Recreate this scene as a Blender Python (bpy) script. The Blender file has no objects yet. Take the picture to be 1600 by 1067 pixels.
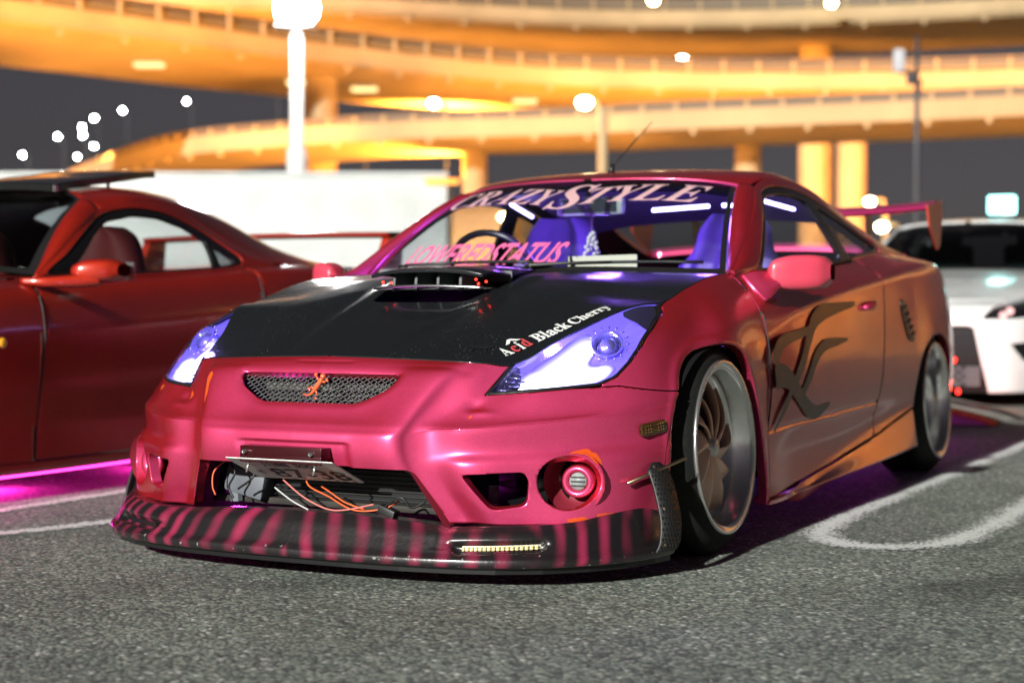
import bpy, bmesh, math, random
import numpy as np
from mathutils import Vector, Matrix
R = math.radians
rng = random.Random(7)
nrng = np.random.default_rng(11)
sc = bpy.context.scene
COL = sc.collection

# ---------------------------------------------------------------- camera
cam_d = bpy.data.cameras.new('camera'); cam = bpy.data.objects.new('camera', cam_d); COL.objects.link(cam)
cam.location = (2.3914, -4.2862, 0.6903)
cam.rotation_euler = (R(90 - 1.195), 0.0, R(27.18))
cam_d.sensor_width = 36.0; cam_d.lens = 56.88
cam_d.clip_start = 0.05; cam_d.clip_end = 3000
cam_d.dof.use_dof = True; cam_d.dof.focus_distance = 4.05; cam_d.dof.aperture_fstop = 2.4
cam_d.dof.aperture_blades = 0
sc.camera = cam

# ---------------------------------------------------------------- world (night sky) and key light
SUN_DIR = Vector((0.037, 0.936, -0.36)).normalized()      # the way the light travels
w = bpy.data.worlds.new('World'); sc.world = w; w.use_nodes = True
nt = w.node_tree; nt.nodes.clear()
sky = nt.nodes.new('ShaderNodeTexSky'); sky.sky_type = 'NISHITA'; sky.sun_disc = False
sky.sun_elevation = math.asin(-SUN_DIR.z)
sky.sun_rotation = math.atan2(-SUN_DIR.x, -SUN_DIR.y)
hs = nt.nodes.new('ShaderNodeHueSaturation'); hs.inputs['Saturation'].default_value = 0.22
mx = nt.nodes.new('ShaderNodeMix'); mx.data_type = 'RGBA'; mx.blend_type = 'MULTIPLY'; mx.inputs[0].default_value = 1.0
mx.inputs[7].default_value = (1.0, 0.90, 0.98, 1)
bg = nt.nodes.new('ShaderNodeBackground'); bg.inputs[1].default_value = 0.0075
wo = nt.nodes.new('ShaderNodeOutputWorld')
nt.links.new(sky.outputs[0], hs.inputs['Color']); nt.links.new(hs.outputs[0], mx.inputs[6])
nt.links.new(mx.outputs[2], bg.inputs[0]); nt.links.new(bg.outputs[0], wo.inputs[0])
sl = bpy.data.lights.new('sun', 'SUN'); sl.energy = 4.8; sl.angle = R(1.2); sl.color = (1.0, 1.0, 0.93)
so = bpy.data.objects.new('sun', sl); COL.objects.link(so)
so.rotation_euler = SUN_DIR.to_track_quat('-Z', 'Y').to_euler(); so.location = (0, -20, 12)

sc.view_settings.view_transform = 'Standard'; sc.view_settings.look = 'None'
sc.view_settings.exposure = 0.62; sc.view_settings.gamma = 1.0
sc.view_settings.use_curve_mapping = False
sc.render.engine = 'CYCLES'
cy = sc.cycles; cy.use_denoising = True; cy.max_bounces = 8; cy.diffuse_bounces = 3; cy.glossy_bounces = 4
cy.transparent_max_bounces = 14; cy.transmission_bounces = 4; cy.caustics_reflective = False; cy.caustics_refractive = False
cy.sample_clamp_indirect = 4.0; cy.use_light_tree = True

# ---------------------------------------------------------------- materials
MATS = {}
def mat(name, col, rough=0.5, metal=0.0, coat=0.0, coat_rough=0.05, spec=0.5, emit=None, estr=0.0, noise=None, bump=None, alpha=None):
    """noise = (scale, amount) colour mottling; bump = (scale, strength)"""
    m = bpy.data.materials.new(name); m.use_nodes = True; MATS[name] = m
    n = m.node_tree.nodes; l = m.node_tree.links
    p = n['Principled BSDF']
    p.inputs['Base Color'].default_value = (*col, 1); p.inputs['Roughness'].default_value = rough
    p.inputs['Metallic'].default_value = metal; p.inputs['Coat Weight'].default_value = coat
    p.inputs['Coat Roughness'].default_value = coat_rough; p.inputs['Specular IOR Level'].default_value = spec
    if emit: p.inputs['Emission Color'].default_value = (*emit, 1); p.inputs['Emission Strength'].default_value = estr
    if noise or bump:
        tc = n.new('ShaderNodeTexCoord')
    if noise:
        t = n.new('ShaderNodeTexNoise'); t.inputs['Scale'].default_value = noise[0]; t.inputs['Detail'].default_value = 5
        l.new(tc.outputs['Object'], t.inputs['Vector'])
        mr = n.new('ShaderNodeMapRange'); mr.inputs[1].default_value = 0.3; mr.inputs[2].default_value = 0.7
        mr.inputs[3].default_value = 1 - noise[1]; mr.inputs[4].default_value = 1 + noise[1]
        l.new(t.outputs[0], mr.inputs[0])
        mm = n.new('ShaderNodeMix'); mm.data_type = 'RGBA'; mm.blend_type = 'MULTIPLY'; mm.inputs[0].default_value = 1
        mm.inputs[6].default_value = (*col, 1); l.new(mr.outputs[0], mm.inputs[7]); l.new(mm.outputs[2], p.inputs['Base Color'])
    if bump:
        t = n.new('ShaderNodeTexNoise'); t.inputs['Scale'].default_value = bump[0]; t.inputs['Detail'].default_value = 4
        l.new(tc.outputs['Object'], t.inputs['Vector'])
        b = n.new('ShaderNodeBump'); b.inputs['Strength'].default_value = bump[1]; b.inputs['Distance'].default_value = 0.01
        l.new(t.outputs[0], b.inputs['Height']); l.new(b.outputs[0], p.inputs['Normal'])
    return m
def emat(name, col, strength):
    m = bpy.data.materials.new(name); m.use_nodes = True; MATS[name] = m
    n = m.node_tree.nodes; n.clear()
    e = n.new('ShaderNodeEmission'); e.inputs[0].default_value = (*col, 1); e.inputs[1].default_value = strength
    o = n.new('ShaderNodeOutputMaterial'); m.node_tree.links.new(e.outputs[0], o.inputs[0]); return m
def glass(name, tint, refl=1.0, rough=0.0, ior=1.5):
    m = bpy.data.materials.new(name); m.use_nodes = True; MATS[name] = m
    n = m.node_tree.nodes; l = m.node_tree.links; n.clear()
    t = n.new('ShaderNodeBsdfTransparent'); t.inputs[0].default_value = (*tint, 1)
    g = n.new('ShaderNodeBsdfGlossy'); g.inputs['Roughness'].default_value = rough
    g.inputs[0].default_value = (refl, refl, refl, 1)
    lw = n.new('ShaderNodeLayerWeight'); lw.inputs[0].default_value = .5
    pw_ = n.new('ShaderNodeMath'); pw_.operation = 'POWER'; pw_.inputs[1].default_value = 5; l.new(lw.outputs['Facing'], pw_.inputs[0])
    f = n.new('ShaderNodeMath'); f.operation = 'MULTIPLY_ADD'; f.inputs[1].default_value = .94; f.inputs[2].default_value = .055; l.new(pw_.outputs[0], f.inputs[0])
    x = n.new('ShaderNodeMixShader'); o = n.new('ShaderNodeOutputMaterial')
    l.new(f.outputs[0], x.inputs[0]); l.new(t.outputs[0], x.inputs[1]); l.new(g.outputs[0], x.inputs[2]); l.new(x.outputs[0], o.inputs[0])
    return m

# ---------------------------------------------------------------- object helpers
def link(name, mesh, m=None, parent=None, smooth=True, label=None, cat=None, group=None, kind=None):
    o = bpy.data.objects.new(name, mesh); COL.objects.link(o)
    if m is not None:
        mesh.materials.clear(); mesh.materials.append(m)
    if smooth and len(mesh.polygons):
        mesh.polygons.foreach_set('use_smooth', [True] * len(mesh.polygons))
    if parent is not None: o.parent = parent
    for k, v in (('label', label), ('category', cat), ('group', group), ('kind', kind)):
        if v: o[k] = v
    return o
def thing(name, label, cat, loc=(0, 0, 0), rz=0.0, group=None):
    o = bpy.data.objects.new(name, None); COL.objects.link(o); o.location = loc; o.rotation_euler = (0, 0, rz)
    o.empty_display_size = 0.2
    o['label'] = label; o['category'] = cat
    if group: o['group'] = group
    return o
def pymesh(name, v, f):
    me = bpy.data.meshes.new(name); me.from_pydata([tuple(map(float, p)) for p in v], [], [tuple(map(int, q)) for q in f]); me.update(); return me
def bm_mesh(name, bm):
    me = bpy.data.meshes.new(name); bm.normal_update(); bm.to_mesh(me); bm.free(); return me
def join(*vf):
    V = []; F = []
    for v, f in vf:
        k = len(V); V += [tuple(p) for p in v]; F += [tuple(i + k for i in q) for q in f]
    return V, F
def mirror_vf(vf):
    v, f = vf
    return [(-p[0], p[1], p[2]) for p in v], [tuple(reversed(q)) for q in f]
def sharp(me, ang=35):
    """mark edges sharper than ang so that smooth shading keeps them crisp"""
    bm = bmesh.new(); bm.from_mesh(me)
    for e in bm.edges:
        if len(e.link_faces) == 2 and e.calc_face_angle(0) > R(ang): e.smooth = False
    bm.to_mesh(me); bm.free(); return me
def box(cx, cy, cz, sx, sy, sz, bev=0.0, rot=None, seg=2):
    bm = bmesh.new(); bmesh.ops.create_cube(bm, size=1.0)
    for v in bm.verts: v.co = Vector((v.co.x * sx, v.co.y * sy, v.co.z * sz))
    if bev: bmesh.ops.bevel(bm, geom=list(bm.edges), offset=bev, segments=seg, profile=0.6, affect='EDGES')
    M = Matrix.Translation((cx, cy, cz))
    if rot is not None: M = M @ rot.to_4x4()
    bmesh.ops.transform(bm, matrix=M, verts=bm.verts)
    bm.verts.index_update()
    v = [tuple(q.co) for q in bm.verts]; f = [tuple(q.index for q in p.verts) for p in bm.faces]; bm.free()
    return v, f
def prism(poly, h0, h1, axis='z', bev=0.0):
    """extrude a 2D polygon; axis z: (x,y) plane, y: (x,z) plane, x: (y,z) plane"""
    bm = bmesh.new()
    def P(p, h): return {'z': (p[0], p[1], h), 'y': (p[0], h, p[1]), 'x': (h, p[0], p[1])}[axis]
    a = [bm.verts.new(P(p, h0)) for p in poly]; b = [bm.verts.new(P(p, h1)) for p in poly]
    n = len(poly)
    bm.faces.new(a); bm.faces.new(b)
    for i in range(n): bm.faces.new((a[i], a[(i + 1) % n], b[(i + 1) % n], b[i]))
    bmesh.ops.recalc_face_normals(bm, faces=bm.faces)
    if bev: bmesh.ops.bevel(bm, geom=list(bm.edges), offset=bev, segments=2, profile=0.6, affect='EDGES')
    bm.verts.index_update()
    v = [tuple(q.co) for q in bm.verts]; f = [tuple(q.index for q in p.verts) for p in bm.faces]; bm.free(); return v, f
def tube(pts, rad, n=8, caps=True):
    """tube through points; rad number or list"""
    pts = [Vector(p) for p in pts]; m = len(pts)
    rads = list(np.interp(np.linspace(0, 1, m), np.linspace(0, 1, len(rad)), rad)) if isinstance(rad, (list, tuple)) else [rad] * m
    V = []; F = []
    t0 = (pts[1] - pts[0]).normalized(); up = Vector((0, 0, 1)) if abs(t0.z) < 0.9 else Vector((1, 0, 0))
    a = t0.cross(up).normalized()
    for i, p in enumerate(pts):
        t = (pts[min(i + 1, m - 1)] - pts[max(i - 1, 0)]).normalized()
        a = (a - t * a.dot(t)).normalized(); b = t.cross(a)
        for k in range(n):
            th = 2 * math.pi * k / n
            V.append(tuple(p + (a * math.cos(th) + b * math.sin(th)) * rads[i]))
    for i in range(m - 1):
        for k in range(n):
            F.append((i * n + k, i * n + (k + 1) % n, (i + 1) * n + (k + 1) % n, (i + 1) * n + k))
    if caps: F.append(tuple(reversed(range(n)))); F.append(tuple((m - 1) * n + k for k in range(n)))
    return V, F
def lathe(prof, n=48, axis='x', c=(0, 0, 0), closed=False):
    """prof: list of (r, a) revolved about axis through c"""
    V = []; F = []; m = len(prof)
    for k in range(n):
        th = 2 * math.pi * k / n; cs, sn = math.cos(th), math.sin(th)
        for r, a in prof:
            p = {'x': (a, r * cs, r * sn), 'z': (r * cs, r * sn, a), 'y': (r * cs, a, r * sn)}[axis]
            V.append((p[0] + c[0], p[1] + c[1], p[2] + c[2]))
    for k in range(n):
        for i in range(m - 1 if not closed else m):
            j = (i + 1) % m; q = (k + 1) % n
            F.append((k * m + i, q * m + i, q * m + j, k * m + j))
    return V, F
def spline(pts, n, closed=False):
    """Catmull-Rom through 2D or 3D points"""
    P = [np.array(p, float) for p in pts]; m = len(P); out = []
    seg = m if closed else m - 1
    for i in range(seg):
        p1, p2 = P[i], P[(i + 1) % m]
        p0 = P[i - 1] if (closed or i > 0) else 2 * p1 - p2
        p3 = P[(i + 2) % m] if (closed or i + 2 < m) else 2 * p2 - p1
        k = max(1, round(n / seg))
        for j in range(k):
            t = j / k
            out.append(tuple(0.5 * (2 * p1 + (p2 - p0) * t + (2 * p0 - 5 * p1 + 4 * p2 - p3) * t * t + (3 * p1 - p0 - 3 * p2 + p3) * t ** 3)))
    if not closed: out.append(tuple(P[-1]))
    return out
def round_poly(pts, r, n=5):
    out = []; m = len(pts)
    for i in range(m):
        p = np.array(pts[i], float); a = np.array(pts[i - 1], float) - p; b = np.array(pts[(i + 1) % m], float) - p
        la, lb = np.linalg.norm(a), np.linalg.norm(b); rr = min(r, la * .45, lb * .45)
        p0 = p + a / la * rr; p2 = p + b / lb * rr
        for k in range(n + 1):
            t = k / n; out.append(tuple((1 - t) ** 2 * p0 + 2 * t * (1 - t) * p + t * t * p2))
    return out

# ---------------------------------------------------------------- surfaces from control nets
def herm(P, nq):
    """P (m, ..., 3) -> (nq, ..., 3): cubic Hermite through control rows, chord knots"""
    P = np.asarray(P, float); m = P.shape[0]
    d = np.linalg.norm(np.diff(P, axis=0), axis=-1).reshape(m - 1, -1).mean(1)
    k = np.concatenate([[0], np.cumsum(np.maximum(d, 1e-5) ** 0.75)])
    T = np.zeros_like(P)
    s = np.diff(P, axis=0) / np.diff(k).reshape(-1, *([1] * (P.ndim - 1)))
    T[0] = s[0]; T[-1] = s[-1]
    for i in range(1, m - 1):
        h0, h1 = k[i] - k[i - 1], k[i + 1] - k[i]
        T[i] = (s[i - 1] * h1 + s[i] * h0) / (h0 + h1)
    # sample density follows chord length but never skips a control row
    per = np.maximum(1, np.round(nq * np.diff(k) / k[-1]).astype(int))
    out = []
    for i in range(m - 1):
        h = k[i + 1] - k[i]
        for j in range(per[i]):
            t = j / per[i]
            out.append((2 * t ** 3 - 3 * t * t + 1) * P[i] + (t ** 3 - 2 * t * t + t) * h * T[i] + (-2 * t ** 3 + 3 * t * t) * P[i + 1] + (t ** 3 - t * t) * h * T[i + 1])
    out.append(P[-1]); return np.array(out)
def net(ctrl, nu, nv):
    g = herm(np.array(ctrl, float), nu)                    # (nu, cols, 3)
    g = herm(g.transpose(1, 0, 2), nv).transpose(1, 0, 2)
    return g
def grid_normals(g, flip=False):
    du = np.gradient(g, axis=0); dv = np.gradient(g, axis=1)
    n = np.cross(du, dv); n /= np.maximum(np.linalg.norm(n, axis=-1, keepdims=True), 1e-9)
    return -n if flip else n
def sdf(poly, X, Y):
    """signed distance, positive inside"""
    P = np.array(poly, float); x = X.ravel(); y = Y.ravel()
    best = np.full(x.shape, 1e9); ins = np.zeros(x.shape, bool)
    for i in range(len(P)):
        a = P[i]; b = P[(i + 1) % len(P)]; e = b - a; L = e @ e
        if L < 1e-14: continue
        t = np.clip(((x - a[0]) * e[0] + (y - a[1]) * e[1]) / L, 0, 1)
        best = np.minimum(best, np.hypot(x - a[0] - t * e[0], y - a[1] - t * e[1]))
        c = ((a[1] > y) != (b[1] > y))
        with np.errstate(divide='ignore', invalid='ignore'):
            xi = a[0] + (y - a[1]) / (b[1] - a[1] if b[1] != a[1] else 1e-12) * e[0]
        ins ^= c & (x < xi)
    return np.where(ins, best, -best).reshape(X.shape)
def clip(g, nrm, d):
    """keep the part of grid g where d > 0; returns verts, faces, normals"""
    nu, nv = d.shape; V = []; N = []; F = []; idx = {}
    def vert(i, j):
        k = (i, j)
        if k not in idx: idx[k] = len(V); V.append(g[i, j]); N.append(nrm[i, j])
        return idx[k]
    def cross(i, j, a, b):
        k = (i, j, a, b) if (i, j) < (a, b) else (a, b, i, j)
        if k not in idx:
            t = d[i, j] / (d[i, j] - d[a, b])
            idx[k] = len(V); V.append(g[i, j] + (g[a, b] - g[i, j]) * t); N.append(nrm[i, j] + (nrm[a, b] - nrm[i, j]) * t)
        return idx[k]
    pos = d > 0
    anyp = pos[:-1, :-1] | pos[1:, :-1] | pos[1:, 1:] | pos[:-1, 1:]
    for i, j in zip(*np.nonzero(anyp)):
        c = [(i, j), (i + 1, j), (i + 1, j + 1), (i, j + 1)]; f = []
        for k in range(4):
            p, q = c[k], c[(k + 1) % 4]
            if pos[p]: f.append(vert(*p))
            if pos[p] != pos[q]: f.append(cross(*p, *q))
        f = [x for n_, x in enumerate(f) if x != f[n_ - 1]]
        if len(f) >= 3: F.append(f)
    return V, F, N
def panel(g, d=None, flip=False, depth=0.02, lip=0.0025, offset=0.0, edges=True, keep=None):
    """clip a surface and turn its edges inwards; keep(co)->False leaves an edge open"""
    nrm = grid_normals(g, flip)
    if d is None: d = np.ones(g.shape[:2])
    V, F, N = clip(g, nrm, d)
    V = [Vector(v) for v in V]; N = [Vector(n).normalized() for n in N]
    if offset: V = [v + n * offset for v, n in zip(V, N)]
    if edges:
        cnt = {}
        for f in F:
            for k in range(len(f)):
                a, b = f[k], f[(k + 1) % len(f)]
                cnt[(a, b)] = 1
        bnd = [e for e in cnt if (e[1], e[0]) not in cnt]
        m1 = {}; m2 = {}
        for a, b in bnd:
            if keep and not (keep(V[a]) and keep(V[b])): continue
            for q in (a, b):
                if q not in m1:
                    m1[q] = len(V); V.append(V[q] - N[q] * lip); N.append(N[q])
                    m2[q] = len(V); V.append(V[q] - N[q] * depth); N.append(N[q])
            F.append([b, a, m1[a], m1[b]]); F.append([m1[b], m1[a], m2[a], m2[b]])
    if not flip:
        pass
    else:
        F = [list(reversed(f)) for f in F]
    return [tuple(v) for v in V], [tuple(f) for f in F]
def surf_lookup(g, flip, ax):
    """returns f(a, b) -> (point, normal) on surface g found by its coordinates ax=(i,j)"""
    n = grid_normals(g, flip).reshape(-1, 3); p = g.reshape(-1, 3); i, j = ax
    def f(a, b):
        k = int(np.argmin((p[:, i] - a) ** 2 + (p[:, j] - b) ** 2)); q = p[k]; m = n[k]
        o = 3 - i - j; r = np.array(q); r[i] = a; r[j] = b
        if abs(m[o]) > 0.05: r[o] = q[o] - (m[i] * (a - q[i]) + m[j] * (b - q[j])) / m[o]
        return Vector(r), Vector(m)
    return f
def text2d(s, size=1.0, shear=0.0, bold=0.0, space=1.0, align='LEFT'):
    """flat lettering as a 2D mesh (verts, faces) in the xy plane"""
    c = bpy.data.curves.new('t', 'FONT'); c.body = s; c.size = size; c.shear = shear; c.offset = bold; c.space_character = space
    c.align_x = align; c.resolution_u = 3
    o = bpy.data.objects.new('t', c); COL.objects.link(o)
    dg = bpy.context.evaluated_depsgraph_get(); me = bpy.data.meshes.new_from_object(o.evaluated_get(dg))
    v = [tuple(q.co) for q in me.vertices]; f = [tuple(p.vertices) for p in me.polygons]
    bpy.data.objects.remove(o); bpy.data.curves.remove(c); bpy.data.meshes.remove(me)
    return v, f
def fit2d(vf, x0, x1, y0, y1):
    v, f = vf; xs = [p[0] for p in v]; ys = [p[1] for p in v]
    ax, bx, ay, by = min(xs), max(xs), min(ys), max(ys)
    return [(x0 + (p[0] - ax) / (bx - ax) * (x1 - x0), y0 + (p[1] - ay) / (by - ay) * (y1 - y0), 0) for p in v], f
def ribbon2d(pts, wid):
    """tapering flat stroke through 2D points"""
    P = spline([(*p, w) for p, w in zip(pts, wid)], len(pts) * 8)
    V = []; F = []
    for i, p in enumerate(P):
        a = P[max(i - 1, 0)]; b = P[min(i + 1, len(P) - 1)]; t = np.array([b[0] - a[0], b[1] - a[1]]); t /= max(np.linalg.norm(t), 1e-9)
        V.append((p[0] - t[1] * p[2], p[1] + t[0] * p[2], 0)); V.append((p[0] + t[1] * p[2], p[1] - t[0] * p[2], 0))
    for i in range(len(P) - 1): F.append((2 * i, 2 * i + 1, 2 * i + 3, 2 * i + 2))
    return V, F
# ---------------------------------------------------------------- paints
def pearl(name, col, deep, flake, met=0.35, rough=0.34, coat=1.0, cr=0.06, peel=0.06):
    """car paint: base shifts a little with angle (layer weight), fine flake, clear coat with orange peel"""
    m = mat(name, col, rough=rough, metal=met, coat=coat, coat_rough=cr)
    n = m.node_tree.nodes; l = m.node_tree.links; p = n['Principled BSDF']
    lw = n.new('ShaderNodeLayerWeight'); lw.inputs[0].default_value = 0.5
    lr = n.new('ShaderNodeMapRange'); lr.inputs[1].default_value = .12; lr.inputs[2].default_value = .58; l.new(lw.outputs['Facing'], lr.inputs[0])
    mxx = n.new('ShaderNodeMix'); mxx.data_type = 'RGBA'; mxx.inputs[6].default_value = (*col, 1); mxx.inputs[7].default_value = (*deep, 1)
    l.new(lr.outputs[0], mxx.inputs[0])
    tc = n.new('ShaderNodeTexCoord')
    v = n.new('ShaderNodeTexNoise'); v.inputs['Scale'].default_value = 900; v.inputs['Detail'].default_value = 1
    l.new(tc.outputs['Object'], v.inputs['Vector'])
    mr = n.new('ShaderNodeMapRange'); mr.inputs[1].default_value = .35; mr.inputs[2].default_value = .75; mr.inputs[3].default_value = 1 - flake; mr.inputs[4].default_value = 1 + flake
    l.new(v.outputs[0], mr.inputs[0])
    d = n.new('ShaderNodeTexNoise'); d.inputs['Scale'].default_value = 5.5; d.inputs['Detail'].default_value = 6; d.inputs['Roughness'].default_value = .65
    l.new(tc.outputs['Object'], d.inputs['Vector'])
    dr = n.new('ShaderNodeMapRange'); dr.inputs[1].default_value = .35; dr.inputs[2].default_value = .7; dr.inputs[3].default_value = .9; dr.inputs[4].default_value = 1.06
    l.new(d.outputs[0], dr.inputs[0])
    mu = n.new('ShaderNodeMath'); mu.operation = 'MULTIPLY'; l.new(mr.outputs[0], mu.inputs[0]); l.new(dr.outputs[0], mu.inputs[1])
    m2 = n.new('ShaderNodeMix'); m2.data_type = 'RGBA'; m2.blend_type = 'MULTIPLY'; m2.inputs[0].default_value = 1
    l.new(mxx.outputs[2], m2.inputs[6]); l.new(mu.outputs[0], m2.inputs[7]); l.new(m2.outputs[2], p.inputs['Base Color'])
    # wear: smudges vary the gloss of the clear coat
    rr = n.new('ShaderNodeMapRange'); rr.inputs[1].default_value = .35; rr.inputs[2].default_value = .75; rr.inputs[3].default_value = cr; rr.inputs[4].default_value = cr + .10
    l.new(d.outputs[0], rr.inputs[0]); l.new(rr.outputs[0], p.inputs['Coat Roughness'])
    op = n.new('ShaderNodeTexNoise'); op.inputs['Scale'].default_value = 160; op.inputs['Detail'].default_value = 2
    l.new(tc.outputs['Object'], op.inputs['Vector'])
    b = n.new('ShaderNodeBump'); b.inputs['Strength'].default_value = peel; b.inputs['Distance'].default_value = .002
    l.new(op.outputs[0], b.inputs['Height']); l.new(b.outputs[0], p.inputs['Coat Normal'])
    return m
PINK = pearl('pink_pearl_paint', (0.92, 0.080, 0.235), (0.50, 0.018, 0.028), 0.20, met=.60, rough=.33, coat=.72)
RED = pearl('red_paint', (0.48, 0.028, 0.010), (0.26, 0.008, 0.004), 0.05, met=0.1)
WHITE = pearl('white_paint', (0.62, 0.62, 0.62), (0.52, 0.52, 0.52), 0.02, met=0.0)
BLACK = mat('black_plastic', (0.012, 0.012, 0.013), 0.45, bump=(400, .1))
SATIN = mat('satin_black', (0.008, 0.008, 0.009), 0.3)
RUB = mat('tyre_rubber', (0.008, 0.008, 0.008), 0.75, spec=.3, noise=(30, .25), bump=(120, .15))
SEAL = mat('black_seal', (0.008, 0.008, 0.008), 0.5)
CHROME = mat('polished_alloy', (0.74, 0.73, 0.73), 0.2, .92, bump=(30, .03))
ALLOY = mat('brushed_alloy', (0.66, 0.62, 0.60), 0.36, .7, noise=(14, .12), bump=(60, .05))
STEEL = mat('steel', (0.45, 0.45, 0.46), 0.3, 1.0)
GLS = glass('clear_glass', (0.86, 0.89, 0.9)); TINT = glass('tinted_glass', (0.16, 0.17, 0.18)); LENS = glass('lamp_lens', (0.92, 0.92, 0.97), 0.9)
DARKIN = mat('dark_interior', (0.006, 0.006, 0.007), 0.9, spec=.1)
# carbon weave for the bonnet
CARB = mat('black_carbon', (0.006, 0.007, 0.008), 0.5, coat=0.34, coat_rough=0.12, spec=.15)
def _carbon():
    n = CARB.node_tree.nodes; l = CARB.node_tree.links; p = n['Principled BSDF']; tc = n.new('ShaderNodeTexCoord')
    mp = n.new('ShaderNodeMapping'); mp.inputs['Rotation'].default_value = (0, 0, R(45)); l.new(tc.outputs['Object'], mp.inputs[0])
    ck = n.new('ShaderNodeTexChecker'); ck.inputs['Scale'].default_value = 190; ck.inputs[1].default_value = (.0045, .0055, .0065, 1); ck.inputs[2].default_value = (.011, .0125, .0145, 1)
    l.new(mp.outputs[0], ck.inputs[0])
    # light dust and stone chips towards the leading edge
    sp = n.new('ShaderNodeTexVoronoi'); sp.inputs['Scale'].default_value = 75; l.new(tc.outputs['Object'], sp.inputs[0])
    th = n.new('ShaderNodeMath'); th.operation = 'LESS_THAN'; th.inputs[1].default_value = .085; l.new(sp.outputs['Distance'], th.inputs[0])
    nz = n.new('ShaderNodeTexNoise'); nz.inputs['Scale'].default_value = 4; l.new(tc.outputs['Object'], nz.inputs[0])
    t2 = n.new('ShaderNodeMath'); t2.operation = 'GREATER_THAN'; t2.inputs[1].default_value = .53; l.new(nz.outputs[0], t2.inputs[0])
    mu = n.new('ShaderNodeMath'); mu.operation = 'MULTIPLY'; l.new(th.outputs[0], mu.inputs[0]); l.new(t2.outputs[0], mu.inputs[1])
    mm = n.new('ShaderNodeMix'); mm.data_type = 'RGBA'; mm.inputs[7].default_value = (.22, .22, .21, 1)
    l.new(mu.outputs[0], mm.inputs[0]); l.new(ck.outputs[0], mm.inputs[6]); l.new(mm.outputs[2], p.inputs['Base Color'])
    d = n.new('ShaderNodeTexNoise'); d.inputs['Scale'].default_value = 7; d.inputs['Detail'].default_value = 7; l.new(tc.outputs['Object'], d.inputs[0])
    rr = n.new('ShaderNodeMapRange'); rr.inputs[1].default_value = .35; rr.inputs[2].default_value = .75; rr.inputs[3].default_value = .06; rr.inputs[4].default_value = .2
    l.new(d.outputs[0], rr.inputs[0]); l.new(rr.outputs[0], p.inputs['Coat Roughness'])
_carbon()
# pink and black sprayed stripes of the splitter
STRIPE = mat('striped_splitter', (0.01, 0.009, 0.01), 0.34, coat=.6, coat_rough=.14, bump=(90, .08))
def _stripe():
    n = STRIPE.node_tree.nodes; l = STRIPE.node_tree.links; p = n['Principled BSDF']; tc = n.new('ShaderNodeTexCoord')
    sx = n.new('ShaderNodeSeparateXYZ'); l.new(tc.outputs['Object'], sx.inputs[0])
    nz = n.new('ShaderNodeTexNoise'); nz.inputs['Scale'].default_value = 2.6; nz.inputs['Detail'].default_value = 1; l.new(tc.outputs['Object'], nz.inputs[0])
    # arc-like coordinate: x, bent to follow the corner through y, slanted with z
    a = n.new('ShaderNodeMath'); a.operation = 'ABSOLUTE'; l.new(sx.outputs[0], a.inputs[0])
    y = n.new('ShaderNodeMath'); y.operation = 'MULTIPLY_ADD'; y.inputs[1].default_value = .75; l.new(sx.outputs[1], y.inputs[0]); l.new(a.outputs[0], y.inputs[2])
    z = n.new('ShaderNodeMath'); z.operation = 'MULTIPLY_ADD'; z.inputs[1].default_value = -.22; l.new(sx.outputs[2], z.inputs[0]); l.new(y.outputs[0], z.inputs[2])
    q = n.new('ShaderNodeMath'); q.operation = 'MULTIPLY_ADD'; q.inputs[1].default_value = .13; l.new(nz.outputs[0], q.inputs[0]); l.new(z.outputs[0], q.inputs[2])
    s = n.new('ShaderNodeMath'); s.operation = 'MULTIPLY'; s.inputs[1].default_value = 2 * math.pi / .082; l.new(q.outputs[0], s.inputs[0])
    si = n.new('ShaderNodeMath'); si.operation = 'SINE'; l.new(s.outputs[0], si.inputs[0])
    mr = n.new('ShaderNodeMapRange'); mr.inputs[1].default_value = -.55; mr.inputs[2].default_value = 1.6; mr.interpolation_type = 'SMOOTHSTEP'; l.new(si.outputs[0], mr.inputs[0])
    n2 = n.new('ShaderNodeTexNoise'); n2.inputs['Scale'].default_value = 5; l.new(tc.outputs['Object'], n2.inputs[0])
    m3 = n.new('ShaderNodeMapRange'); m3.inputs[1].default_value = .35; m3.inputs[2].default_value = .6; m3.inputs[3].default_value = .0; m3.inputs[4].default_value = 1.0; l.new(n2.outputs[0], m3.inputs[0])
    mu = n.new('ShaderNodeMath'); mu.operation = 'MULTIPLY'; l.new(mr.outputs[0], mu.inputs[0]); l.new(m3.outputs[0], mu.inputs[1])
    mm = n.new('ShaderNodeMix'); mm.data_type = 'RGBA'; mm.inputs[6].default_value = (.010, .008, .009, 1); mm.inputs[7].default_value = (.30, .022, .07, 1)
    l.new(mu.outputs[0], mm.inputs[0])
    # scrapes down to bare plastic low on the edge
    sc_ = n.new('ShaderNodeTexNoise'); sc_.inputs['Scale'].default_value = 60; sc_.inputs['Detail'].default_value = 6; l.new(tc.outputs['Object'], sc_.inputs[0])
    g = n.new('ShaderNodeMath'); g.operation = 'GREATER_THAN'; g.inputs[1].default_value = .68; l.new(sc_.outputs[0], g.inputs[0])
    zl = n.new('ShaderNodeMath'); zl.operation = 'LESS_THAN'; zl.inputs[1].default_value = .088; l.new(sx.outputs[2], zl.inputs[0])
    gm = n.new('ShaderNodeMath'); gm.operation = 'MULTIPLY'; l.new(g.outputs[0], gm.inputs[0]); l.new(zl.outputs[0], gm.inputs[1])
    m4 = n.new('ShaderNodeMix'); m4.data_type = 'RGBA'; m4.inputs[7].default_value = (.22, .2, .2, 1); l.new(gm.outputs[0], m4.inputs[0]); l.new(mm.outputs[2], m4.inputs[6])
    l.new(m4.outputs[2], p.inputs['Base Color'])
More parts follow.
